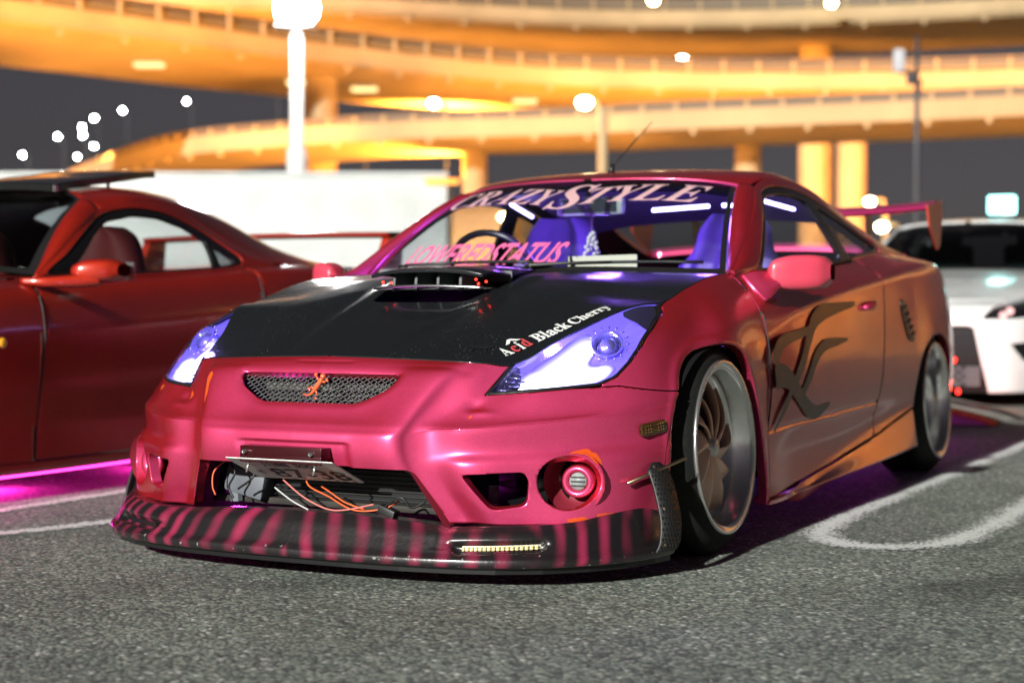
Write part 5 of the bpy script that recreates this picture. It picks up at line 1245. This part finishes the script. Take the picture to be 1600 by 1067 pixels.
# wing, seats, wheels
rows = [[(x, 2.78 + .16 * t, 1.055 + .012 * math.cos(x * 1.6) + h) for t, h in ((0, 0), (.06, .012), (.5, .022), (1, .016), (.95, .004), (.4, -.012), (0, 0))] for x in (-.80, -.4, 0, .4, .80)]
g = net(rows, 30, 30); wg_ = link('rear_wing', pymesh('rear_wing', *panel(g, None, grid_normals(g)[15, 8][2] < 0, edges=False)), RED, red)
for s in (1, -1): link('wing_stand', pymesh('wing_stand', *prism(round_poly([(2.70, .885), (2.92, .885), (2.94, 1.06), (2.80, 1.06)], .02), s * .755, s * .80, 'x', .006)), RED, wg_)
RSEAT = mat('red_seat', (.16, .018, .014), .7)
for xc in (.37, -.37):
    rows = []
    for t, hw, yb in ((0, .24, .98), (.3, .26, 1.04), (.6, .255, 1.09), (.82, .20, 1.13), (.95, .13, 1.15), (1.0, .05, 1.155)):
        z = .32 + t * .72; rows.append([(xc - hw, yb - .05, z), (xc - hw * .8, yb - .08, z), (xc, yb - .04, z), (xc + hw * .8, yb - .08, z), (xc + hw, yb - .05, z), (xc + hw * .9, yb + .06, z), (xc, yb + .09, z), (xc - hw * .9, yb + .06, z), (xc - hw, yb - .05, z)])
    g = net(rows, 26, 40); link('seat', pymesh('seat', *panel(g, None, grid_normals(g)[10, 12][1] > 0, edges=False)), RSEAT, red)
link('cabin_floor', pymesh('cabin_floor', *join(box(0, .8, .42, 1.6, 2.0, .04), box(0, .2, .60, 1.5, .04, .4), box(0, 1.75, .62, 1.5, .04, .4), box(0, .34, .76, 1.4, .34, .08, .02))), DARKIN, red, smooth=False)
link('underbody', pymesh('underbody', *box(0, .8, .17, 1.5, 3.6, .08)), DARKIN, red, smooth=False)
for s in (1, -1):
    for yc in (-.45, 2.1):
        T = lambda vf: ([(p[0] + .88, p[1] + yc, p[2] + .315) for p in vf[0]], vf[1]); m_ = (lambda v: v) if s > 0 else mirror_vf
        wh_ = link('wheel', pymesh('wheel', *m_(T(lathe([(.0005, -.06), (.05, -.05), (.06, -.07), (.2, -.05), (.215, -.02), (.235, 0), (.236, -.2)], 40)))), ALLOY, red)
        link('tyre', pymesh('tyre', *m_(T(lathe([(.232, -.005), (.27, .002), (.305, -.015), (.315, -.05), (.315, -.18), (.305, -.21), (.232, -.225)], 48)))), RUB, wh_)
lamp('underglow', (.60, .25, .075), 9, (1.0, .02, .45), .04, red); lamp('underglow', (.60, 1.2, .075), 9, (1.0, .02, .45), .04, red); lamp('underglow', (.45, -.5, .075), 5, (.75, .03, .9), .04, red)
# ================================================================= WHITE CAR behind
WXC, WY = -.30, 7.1
wc = thing('white_saloon', 'white car with black windscreen and black nose facing forward behind the pink coupe', 'car', (WXC, WY, 0))
WR = [
 [(0, .10, .74), (0, .02, .70), (0, -.02, .60), (0, -.03, .45), (0, -.02, .28), (0, .02, .10)],
 [(.30, .12, .74), (.30, .04, .70), (.30, .0, .60), (.31, -.01, .45), (.33, .0, .28), (.36, .03, .10)],
 [(.58, .22, .745), (.59, .12, .70), (.60, .07, .60), (.61, .06, .45), (.62, .07, .28), (.62, .10, .10)],
 [(.80, .55, .80), (.84, .45, .74), (.86, .38, .62), (.87, .36, .46), (.87, .38, .28), (.86, .42, .10)],
 [(.84, 1.1, .90), (.89, 1.1, .82), (.91, 1.1, .66), (.915, 1.1, .48), (.91, 1.1, .28), (.89, 1.1, .12)],
 [(.82, 2.2, .96), (.88, 2.2, .90), (.91, 2.2, .70), (.915, 2.2, .48), (.90, 2.2, .28), (.88, 2.2, .12)],
 [(.80, 3.6, 1.0), (.86, 3.6, .92), (.90, 3.6, .70), (.90, 3.6, .48), (.89, 3.6, .28), (.87, 3.6, .14)],
 [(.60, 4.4, .98), (.66, 4.45, .90), (.70, 4.48, .70), (.70, 4.5, .48), (.69, 4.48, .28), (.66, 4.44, .16)],
 [(0, 4.5, .98), (0, 4.56, .90), (0, 4.6, .70), (0, 4.62, .48), (0, 4.6, .28), (0, 4.55, .16)]]
g = net(WR, 120, 50); fl = grid_normals(g)[60, 20][0] < 0; ax_, ay_, az_ = g[..., 0], g[..., 1], g[..., 2]
da = np.maximum(sdf(spline([(.55, -.1), (.57, .3), (.68, .52), (.9, .62), (1.12, .52), (1.23, .3), (1.25, -.1)], 40), ay_, az_), sdf(spline([(3.15, -.1), (3.17, .3), (3.28, .52), (3.5, .62), (3.72, .52), (3.83, .3), (3.85, -.1)], 40), ay_, az_))
MOU = round_poly([(-.42, .565), (.42, .565), (.52, .10), (.50, .04), (-.50, .04), (-.52, .10)], .03); dmo = np.where(ay_ < .5, sdf(MOU, ax_, az_), -1)
HLP = round_poly([(.47, .61), (.56, .715), (.86, .80), (.88, .66), (.70, .615)], .03); dhl = np.where(ay_ < .8, sdf(HLP, ax_, az_), -1)
DUC = round_poly([(.66, .44), (.84, .46), (.83, .30), (.74, .32)], .02); ddc = np.where(ay_ < .8, sdf(DUC, ax_, az_), -1)
vf = panel(g, np.minimum.reduce([-da, -dmo, -dhl, -ddc]), fl, depth=.03, keep=lambda v: abs(v.x) > .004)
link('body_shell', pymesh('body_shell', *join(vf, mirror_vf(vf))), WHITE, wc)
vf = panel(g, dmo, fl, edges=False, offset=-.03); link('front_grille', pymesh('front_grille', *join(vf, mirror_vf(vf))), mat('grille_black', (.005, .005, .006), .6, spec=.2), wc)
for s in (1, -1):
    m_ = (lambda v: v) if s > 0 else mirror_vf
    hh2 = link('headlight', pymesh('headlight', *m_(panel(g, dhl, fl, edges=False, offset=-.004))), LENS, wc)
    link('lamp_bowl', pymesh('lamp_bowl', *m_(panel(g, dhl, fl, edges=False, offset=-.05))), SATIN, hh2)
    lk = surf_lookup(g, fl, (0, 2))
    for (a, b) in ((.58, .665), (.655, .685), (.73, .70), (.62, .645), (.70, .665), (.79, .715)):
        p, n_ = lk(a, b); p = p - n_ * .03
        link('lamp_cell', pymesh('lamp_cell', *m_(lathe([(.0005, -.02), (.02, -.018), (.028, -.01), (.024, .01), (.0005, .016)], 12, 'y', tuple(p)))), emat('pinkish_lamp', (1.0, .55, .5), 1.3) if 'pinkish_lamp' not in MATS else MATS['pinkish_lamp'], hh2)
    link('bumper_duct', pymesh('bumper_duct', *m_(panel(g, ddc, fl, edges=False, offset=-.03))), SATIN, wc)
for (x, z) in ((.272, .497), (.268, .417), (.30, .328), (.327, .111), (-.27, .45), (-.27, .33)):
    link('red_led', pymesh('red_led', *box(x, -.02, z, .022, .012, .032, .004)), REDLED, wc)
ck = [];  
for i in range(6):
    for j in range(5): link('checker_tile', pymesh('checker_tile', *box(.29 + .033 * i, .004, .16 + .028 * j, .030, .006, .025)), mat('tile_grey', (.05, .05, .055), .4) if 'tile_grey' not in MATS else (MATS['tile_grey'] if (i + j) % 2 or i > 2 else SATIN), wc, smooth=False)
# bonnet / glass / roof
he = [r[0] for r in WR[:5]]
rows = [[(0, .10, .74), (.15, .11, .742), (.30, .12, .743), (.45, .165, .745), (.58, .22, .748)], [(0, .5, .86), (.2, .5, .858), (.42, .5, .85), (.64, .5, .83), (.80, .55, .803)], [(0, 1.0, .95), (.2, 1.0, .948), (.45, 1.0, .94), (.68, 1.0, .93), (.84, 1.1, .903)], [(0, 1.22, .985), (.22, 1.25, .985), (.48, 1.33, .98), (.70, 1.45, .97), (.835, 1.6, .94)]]
hg = net(rows, 40, 40); vf = panel(hg, None, grid_normals(hg)[20, 20][2] < 0, depth=.02, keep=lambda v: abs(v.x) > .004); link('bonnet', pymesh('bonnet', *join(vf, mirror_vf(vf))), WHITE, wc)
bB = [(0, 1.20, .99), (.25, 1.23, .99), (.50, 1.32, .985), (.72, 1.48, .975)]; bT = [(0, 1.90, 1.375), (.22, 1.91, 1.373), (.42, 1.94, 1.362), (.57, 1.99, 1.34)]
rows = [[tuple(np.array(b) * (1 - t) + np.array(a) * t + np.array((0, -.06 * t * (1 - t), .10 * t * (1 - t)))) for a, b in zip(bT, bB)] for t in (0, .5, 1)]
wg2 = net(rows, 30, 30); vf = panel(wg2, None, grid_normals(wg2)[15, 15][1] > 0, edges=False); link('windscreen', pymesh('windscreen', *join(vf, mirror_vf(vf))), TINT, wc)
rows = [[(x, y - .005, z + .01) for x, y, z in bT] + [(.62, 2.02, 1.32)], [(0, 2.4, 1.43), (.22, 2.4, 1.428), (.42, 2.4, 1.415), (.58, 2.4, 1.39), (.63, 2.4, 1.36)], [(0, 3.1, 1.42), (.22, 3.1, 1.418), (.42, 3.1, 1.405), (.58, 3.1, 1.38), (.63, 3.1, 1.35)], [(0, 3.5, 1.36), (.22, 3.5, 1.358), (.42, 3.5, 1.345), (.58, 3.5, 1.32), (.63, 3.5, 1.29)]]
og = net(rows, 40, 30); vf = panel(og, None, grid_normals(og)[20, 15][2] < 0, depth=.03, keep=lambda v: abs(v.x) > .004); link('roof', pymesh('roof', *join(vf, mirror_vf(vf))), WHITE, wc)
for s in (1, -1):
    m_ = (lambda v: v) if s > 0 else mirror_vf
    link('a_pillar', pymesh('a_pillar', *m_(tube([(.735, 1.46, .965), (.67, 1.74, 1.16), (.60, 2.02, 1.335)], [.035, .028, .026], 10))), WHITE, wc)
    link('c_pillar', pymesh('c_pillar', *m_(tube([(.78, 4.0, .98), (.70, 3.75, 1.16), (.61, 3.45, 1.32)], [.07, .06, .04], 10))), WHITE, wc)
    link('b_pillar', pymesh('b_pillar', *m_(tube([(.83, 2.75, .96), (.64, 2.78, 1.36)], .04, 8))), SATIN, wc)
    link('side_window', pymesh('side_window', *m_(([(.80, 1.5, .95), (.845, 3.95, .985), (.645, 3.4, 1.32), (.64, 2.06, 1.32)], [(0, 1, 2, 3)]))), TINT, wc)
    for yc in (.9, 3.5):
        T = lambda v_: ([(p[0] + .88, p[1] + yc, p[2] + .32) for p in v_[0]], v_[1])
        wh_ = link('wheel', pymesh('wheel', *m_(T(lathe([(.0005, -.05), (.06, -.06), (.2, -.05), (.235, 0), (.236, -.2)], 36)))), ALLOY, wc)
        link('tyre', pymesh('tyre', *m_(T(lathe([(.232, -.005), (.27, .002), (.31, -.015), (.32, -.05), (.32, -.18), (.31, -.21), (.232, -.225)], 40)))), RUB, wh_)
link('rear_screen', pymesh('rear_screen', [(-.55, 4.1, 1.0), (.55, 4.1, 1.0), (.5, 3.55, 1.34), (-.5, 3.55, 1.34)], [(0, 1, 2, 3)]), GLS, wc)
link('dashboard', pymesh('dashboard', *box(0, 1.6, .93, 1.36, .5, .1, .03)), DARKIN, wc); link('underbody', pymesh('underbody', *box(0, 2.3, .25, 1.6, 4.1, .2)), DARKIN, wc, smooth=False)
SEATG = mat('pale_seat', (.14, .18, .16), .8)
for xc in (-.36, .36): link('seat', pymesh('seat', *join(box(xc, 2.75, .95, .46, .14, .55, .06, seg=3), box(xc, 2.78, 1.27, .26, .10, .15, .04, seg=3))), SEATG, wc)
rs = thing('roof_sign', 'small lit cyan box sign standing on the roof of the white car', 'sign', (WXC + .20, WY + 2.25, 1.425))
link('sign_base', sharp(pymesh('sign_base', *box(0, 0, .012, .24, .14, .03, .006))), SATIN, rs)
link('sign_box', sharp(pymesh('sign_box', *box(0, 0, .105, .215, .12, .155, .02))), emat('cyan_sign', (.35, 1.0, .92), 3.5), rs)
lamp('sign_glow', (0, -.12, .10), 3, (.4, 1, .95), .06, rs)
lamp('red_glow', (.0, -.25, .16), 2.5, (1, .05, .03), .05, wc); lamp('red_glow', (.55, -.3, .14), 3, (1, .06, .03), .05, wc)
# ================================================================= kerb island behind the coupe
KERB = mat('yellow_kerb', (.55, .33, .03), .6, noise=(30, .3), bump=(60, .3)); CONC = mat('concrete', (.30, .28, .26), .85, noise=(12, .2), bump=(40, .4))
ki = thing('kerb_island', 'low rounded kerb island with a yellow painted rim behind the pink car', 'kerb', (0, 5.45, 0))
def kprof(x): return .135 * max(0, 1 - max(0, (x - .05) / .56)) ** .6
kx = list(np.linspace(-1.4, .05, 12)) + list(np.linspace(.1, .60, 12))
top = [(x, kprof(x)) for x in kx]
link('kerb_body', pymesh('kerb_body', *prism([(-1.4, .0)] + [(x, max(z, .004)) for x, z in top] + [(.61, 0)], 0, .7, 'y')), CONC, ki, smooth=False)
link('kerb_rim', pymesh('kerb_rim', *tube([(x, -.01, max(z - .010, .01)) for x, z in top], .022, 8)), KERB, ki)
# violet light thrown under the coupe's tail
ug = link('underglow_tube', pymesh('underglow_tube', *tube([(-.55, 3.20, .16), (.55, 3.20, .16)], .008, 6)), emat('violet_tube', (.55, .06, 1.0), 6), car)
lamp('underglow', (.1, 4.0, .10), 10, (.80, .03, .75), .05, car); lamp('underglow', (.35, 2.2, .12), .35, (.25, .05, 1.0), .05, car); lamp('underglow', (-.55, -.35, .10), 2.2, (.9, .04, .8), .03, car)
# ================================================================= BACKGROUND (frame turned with the lot: X to the right, D away, both in metres)
TH = R(27.18); OX, OY = 2.3914, -4.2862
def W(Xr, D, z=0.0): return Vector((OX + Xr * math.cos(TH) - D * math.sin(TH), OY + Xr * math.sin(TH) + D * math.cos(TH), z))
# white trailer
tr = thing('box_trailer', 'long white ribbed box trailer parked across the lot behind the red coupe', 'trailer', W(-6.3, 30), TH)
TRW = mat('trailer_white', (.55, .56, .55), .5, noise=(1.2, .12))
link('trailer_box', sharp(pymesh('trailer_box', *box(0, 1.2, 2.07, 10.2, 2.4, 2.24, .03))), TRW, tr)
for k in range(17): link('side_rib', pymesh('side_rib', *box(0, -.012, 1.10 + k * .12, 10.1, .02, .03, .006)), TRW, tr)
link('top_rail', pymesh('top_rail', *box(0, -.02, 3.16, 10.24, .06, .07, .01)), TRW, tr); link('chassis', pymesh('chassis', *box(0, 1.2, .85, 9.6, 1.2, .2)), SATIN, tr, smooth=False)
for xx in (-4, -2.9, 3.4): 
    for yy in (.3, 2.1): link('wheel', pymesh('wheel', *lathe([(.0005, -.12), (.25, -.12), (.48, -.1), (.5, 0), (.48, .1), (.0005, .12)], 24, 'y', (xx, yy, .5))), RUB, tr)
link('marker_lamp', pymesh('marker_lamp', *box(5.0, -.06, 3.02, .62, .04, .10, .02)), emat('amber_marker', (1.0, .33, .06), 2.2), tr)
# concrete of the elevated roads, buff under sodium light
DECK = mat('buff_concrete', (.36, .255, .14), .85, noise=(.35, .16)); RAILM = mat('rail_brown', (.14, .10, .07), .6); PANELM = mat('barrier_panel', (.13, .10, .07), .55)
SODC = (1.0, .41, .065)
def sweep(path, prof, closed=True):
    V = []; F = []; n = len(prof)
    for i, p in enumerate(path):
        a = path[max(i - 1, 0)]; b = path[min(i + 1, len(path) - 1)]; t = (b - a); t.z = 0; t.normalize(); nr = Vector((t.y, -t.x, 0))   # towards the camera side
        for (o, z) in prof: V.append(tuple(p + nr * o + Vector((0, 0, z))))
    for i in range(len(path) - 1):
        for k in range(n if closed else n - 1):
            F.append((i * n + k, (i + 1) * n + k, (i + 1) * n + (k + 1) % n, i * n + (k + 1) % n))
    return V, F
def highway(label, pts, zb, girder, rail, width, posts, lampn, energy, lo, lz, cols, colr, colz):
    path = [W(a, b, zb) for a, b in spline(pts, 90)]
    hw = thing('elevated_highway', label, 'highway', tuple(path[len(path) // 2] * 1.0) if False else (0, 0, 0))
    prof = [(0, .35), (0, girder), (-width, girder), (-width, .35), (-width + 1.6, 0), (-1.0, 0)]
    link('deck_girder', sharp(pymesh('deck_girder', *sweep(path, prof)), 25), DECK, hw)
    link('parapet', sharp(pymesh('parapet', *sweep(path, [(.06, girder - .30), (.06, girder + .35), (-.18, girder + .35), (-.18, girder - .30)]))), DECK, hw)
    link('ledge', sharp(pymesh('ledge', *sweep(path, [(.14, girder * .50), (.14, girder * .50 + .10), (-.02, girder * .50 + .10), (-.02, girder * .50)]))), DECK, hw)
    # cumulative length
    L = [0]
    for a, b in zip(path, path[1:]): L.append(L[-1] + (b - a).length)
    def at(s_):
        i = min(max(np.searchsorted(L, s_) - 1, 0), len(path) - 2); t = (s_ - L[i]) / (L[i + 1] - L[i]); p = path[i].lerp(path[i + 1], t); d_ = (path[i + 1] - path[i]); d_.z = 0; d_.normalize(); return p, Vector((d_.y, -d_.x, 0)), d_
    if rail:
        link('barrier_panel', pymesh('barrier_panel', *sweep(path, [(-.06, girder + .35), (-.06, girder + rail), (-.09, girder + rail), (-.09, girder + .35)])), PANELM, hw)
        link('top_rail', pymesh('top_rail', *sweep(path, [(.0, girder + rail), (.0, girder + rail + .10), (-.14, girder + rail + .10), (-.14, girder + rail)])), RAILM, hw)
        pm = None; n = int(L[-1] / posts)
        for k in range(n):
            p, nr, d_ = at((k + .5) * posts)
            if pm is None: pm = pymesh('railing_post', *box(0, 0, rail / 2 - .1, .12, .14, rail - .3)); pm.materials.append(DECK)
            o = bpy.data.objects.new('railing_post', pm); COL.objects.link(o); o.parent = hw; o.location = p + nr * .0 + Vector((0, 0, girder + .3)); o.rotation_euler = (0, 0, math.atan2(d_.y, d_.x))
        bn = int(L[-1] / (posts * 1.6)); bmh = None
        for k in range(bn):
            p, nr, d_ = at((k + .5) * posts * 1.6)
            if bmh is None: bmh = pymesh('girder_rib', *box(0, 0, .0, .16, .12, girder * .48)); bmh.materials.append(DECK)
            o = bpy.data.objects.new('girder_rib', bmh); COL.objects.link(o); o.parent = hw; o.location = p + nr * .04 + Vector((0, 0, girder * .25 + .12)); o.rotation_euler = (0, 0, math.atan2(d_.y, d_.x))
    for (cx_, cd) in cols:
        c = W(cx_, cd, 0)
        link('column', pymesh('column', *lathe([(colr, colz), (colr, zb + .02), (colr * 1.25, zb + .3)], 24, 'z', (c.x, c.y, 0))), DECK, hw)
    for k in range(lampn):
        p, nr, d_ = at(L[-1] * (k + .5) / lampn); q0 = p + nr * lo + Vector((0, 0, lz)); lo_ = lamp('sodium_fill_spot', tuple(q0), energy * (1.5 if k < lampn * .62 else 3.8), SODC, .5, hw, 'SPOT')  # spots added to brighten the decks, no fixture; later ones feed door reflections
        lo_.data.spot_size = R(150); lo_.data.spot_blend = .6; lo_.rotation_euler = (p - nr * 2 + Vector((0, 0, girder * .3)) - q0).to_track_quat('-Z', 'Y').to_euler()
    return hw, at, L
def ud(l): return [((u - 800) / 2528 * D, D) for u, D in l]
h2, at2, L2 = highway('middle buff elevated road sweeping across under sodium light', ud([(-900, 44), (-300, 51), (0, 56), (260, 60.5), (450, 64.5), (700, 69.5), (900, 72.6), (1200, 73.9), (1600, 72.6)]) + [(34, 68), (46, 60), (56, 48), (62, 32), (64, 14)], 10.2, .80, .90, 9.0, 1.6, 16, 4900, 8.0, -5.0, [((495 - 800) / 2528 * 66, 67.5), ((1276 - 800) / 2528 * 75, 76), ((1340 - 800) / 2528 * 75, 76.5), (52, 55)], .68, 0)
h1, at1, L1 = highway('topmost elevated road with tall barrier posts above the other decks', ud([(-900, 74), (0, 83), (450, 86), (1000, 91), (1600, 87), (2200, 77)]) + [(56, 66), (68, 52), (76, 34)], 16.0, .95, .95, 10.0, 2.0, 12, 14500, 13.0, -8.0, [((1278 - 800) / 2528 * 94, 95), (-30, 84), (60, 68)], .95, 0)
h3, at3, L3 = highway('lower curving ramp with a pale railing below the other decks', ud([(60, 92), (150, 76), (270, 65), (460, 60.5), (640, 58), (900, 56.5), (1050, 55), (1600, 51), (2200, 45)]) + [(32, 38), (40, 28), (44, 14)], 6.4, .62, .55, 4.8, 1.2, 10, 1300, 7.0, -3.2, [((742 - 800) / 2528 * 60, 60), ((1168 - 800) / 2528 * 57, 57), (34, 42)], .46, 0)
# floodlight mast
fm = thing('floodlight_mast', 'tall white floodlight mast with a blazing lamp head rising behind the trailer', 'lamp post', W((465 - 800) / 2528 * 42, 42), TH)
MASTW = mat('mast_white', (.42, .41, .40), .5)
link('mast_pole', pymesh('mast_pole', *lathe([(.26, 0), (.26, 4.75), (.17, 4.85), (.16, 7.85), (.0005, 7.9)], 20, 'z')), MASTW, fm)
link('lamp_head', (pymesh('lamp_head', *lathe([(.0005, 7.98), (.34, 8.02), (.52, 8.2), (.56, 8.45), (.5, 8.75), (.3, 8.93), (.0005, 8.96)], 24, 'z'))), emat('flood_white', (.95, .97, 1.0), 60), fm)
link('lamp_frame', sharp(pymesh('lamp_frame', *join(box(0, 0, 7.93, 1.0, .8, .08, .02), box(0, 0, 8.98, 1.2, .95, .06, .02)))), STEEL, fm)
lamp('flood_lamp', (0, -1.0, 8.3), 900, (1, .96, .92), .4, fm)
# dark service pole
sp_ = thing('service_pole', 'thin dark service pole with a pale equipment box near its top', 'pole', W((1431 - 800) / 2528 * 36, 36), TH)
DPOLE = mat('dark_pole', (.035, .033, .04), .5)
link('pole_shaft', pymesh('pole_shaft', *lathe([(.075, 0), (.065, 4), (.045, 6.7), (.0005, 6.72)], 12, 'z')), DPOLE, sp_)
link('equipment_box', sharp(pymesh('equipment_box', *box(-.42, -.05, 6.15, .22, .2, .5, .03))), mat('box_grey', (.42, .42, .45), .5), sp_)
link('bracket', pymesh('bracket', *join(tube([(0, 0, 5.85), (-.42, -.02, 5.92)], .04, 8), box(-.1, 0, 5.75, .26, .2, .22, .04), tube([(.0, 0, 5.4), (.12, 0, 5.75)], .03, 6))), DPOLE, sp_)
# street lamps: post, arm, lit head
def street_lamp(u, v, D, col, strength, r, group, label, post=True, m=None, base=None):
    h = .69 + (481 - v) / 2528 * D; p = W((u - 800) / 2528 * D, D)
    z0 = base if base is not None else 0
    t = thing('street_lamp', label, 'street lamp', (p.x, p.y, z0), TH, group)
    hh = h - z0
    link('lamp_post', pymesh('lamp_post', *join(tube([(.5, .3, 0), (.5, .3, hh * .9), (.42, .25, hh + .08), (0, 0, hh + .06)], [.09, .07, .06, .05], 6))), m or MATS['dark_pole'], t)
    link('lamp_head', pymesh('lamp_head', *lathe([(.0005, -r * .8), (r * .7, -r * .55), (r, 0), (r * .8, r * .5), (.0005, r * .7)], 14, 'z', (0, 0, hh))), emat('lamp_%d' % len(MATS), col, strength), t)
    return t
COOL = (.88, 1.0, .93); WARM = (1.0, .80, .42)
for i, (u, v, D) in enumerate(((37, 243, 150), (92, 215, 150), (130, 200, 200), (131, 213, 185), (149, 186, 210), (148, 230, 170), (122, 246, 170), (193, 174, 190), (293, 160, 170), (427, 148, 150))):
    street_lamp(u, v, D, COOL, 220, .12 * D / 150, 'far cool white street lamps', 'distant cool white street lamp against the night sky beyond the trailer')
street_lamp(558, 197, 95, COOL, 34, .28, None, 'cool white lamp low beside the floodlight mast over the lower ramp railing', base=None)
street_lamp(678, 163, 66, COOL, 34, .22, None, 'bright white lamp standing above the lower ramp under the middle deck')
street_lamp(1065, 96, 80, COOL, 34, .26, None, 'white lamp in the gap between the middle and topmost decks', base=11.0)
for u, v in ((1020, 4), (1297, 8), (1585, 5)): street_lamp(u, v, 88, WARM, 30, .27, 'sodium lamps on the topmost deck', 'warm sodium lamp on the parapet of the topmost deck', base=16.95)
street_lamp(913, 162, 50, WARM, 45, .24, None, 'warm street lamp on a thick buff T-shaped post behind the roof aerial', m=DECK)
street_lamp(1358, 316, 46, WARM, 40, .15, None, 'low warm lamp glowing just above the magenta rear wing', m=DECK); street_lamp(1377, 355, 40, WARM, 45, .15, None, 'low warm lamp glowing just beneath the magenta rear wing', m=DECK)
tp = thing('lattice_post', 'buff crossbar post rising straight behind the pink car roof', 'post', W((942 - 800) / 2528 * 49, 49), TH)
link('post_shaft', pymesh('post_shaft', *lathe([(.14, 0), (.13, 6.7), (.0005, 6.72)], 12, 'z')), DECK, tp); link('crossbar', pymesh('crossbar', *box(0, 0, 6.6, .7, .12, .1, .02)), DECK, tp)
# glow lamps under the decks
for u, D, z in ((235, 60, 10.12), (470, 65, 10.12), (570, 67, 10.12), (820, 71, 10.12), (1010, 73, 10.12)):
    p = W((u - 800) / 2528 * (D + 2.5), D + 2.5)
    t = thing('soffit_lamp', 'flat warm lamp fixed under the middle deck', 'lamp', (p.x, p.y, z), TH, 'soffit lamps under the middle deck')
    link('lamp_plate', pymesh('lamp_plate', *box(0, 0, -.10, 1.1, .6, .12, .03)), emat('soffit_%d' % len(MATS), (1, .66, .26), 1.6), t); link('lamp_bracket', pymesh('lamp_bracket', *box(0, 0, 0, .8, .4, .1)), STEEL, t, smooth=False)

rw = thing('orange_patch_wall', 'low buff wall added below the ramp for the orange patch in the pink car windscreen', 'wall', W(-1.2, 58.6), TH)  # wall put in to give the orange patch behind the windscreen
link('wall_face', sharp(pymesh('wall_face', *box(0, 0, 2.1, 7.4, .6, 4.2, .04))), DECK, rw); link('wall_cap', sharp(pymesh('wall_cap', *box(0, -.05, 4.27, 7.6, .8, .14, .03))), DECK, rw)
lo_ = lamp('sodium_fill_spot', (0, -6, 3.2), 1500, SODC, .4, rw, 'SPOT'); lo_.data.spot_size = R(140); lo_.rotation_euler = (R(90), 0, 0)  # unseen spot added to turn this wall orange
street_lamp(787, 340, 52, WARM, 45, .16, None, 'warm lamp seen shining through the pink car windscreen', m=DECK)
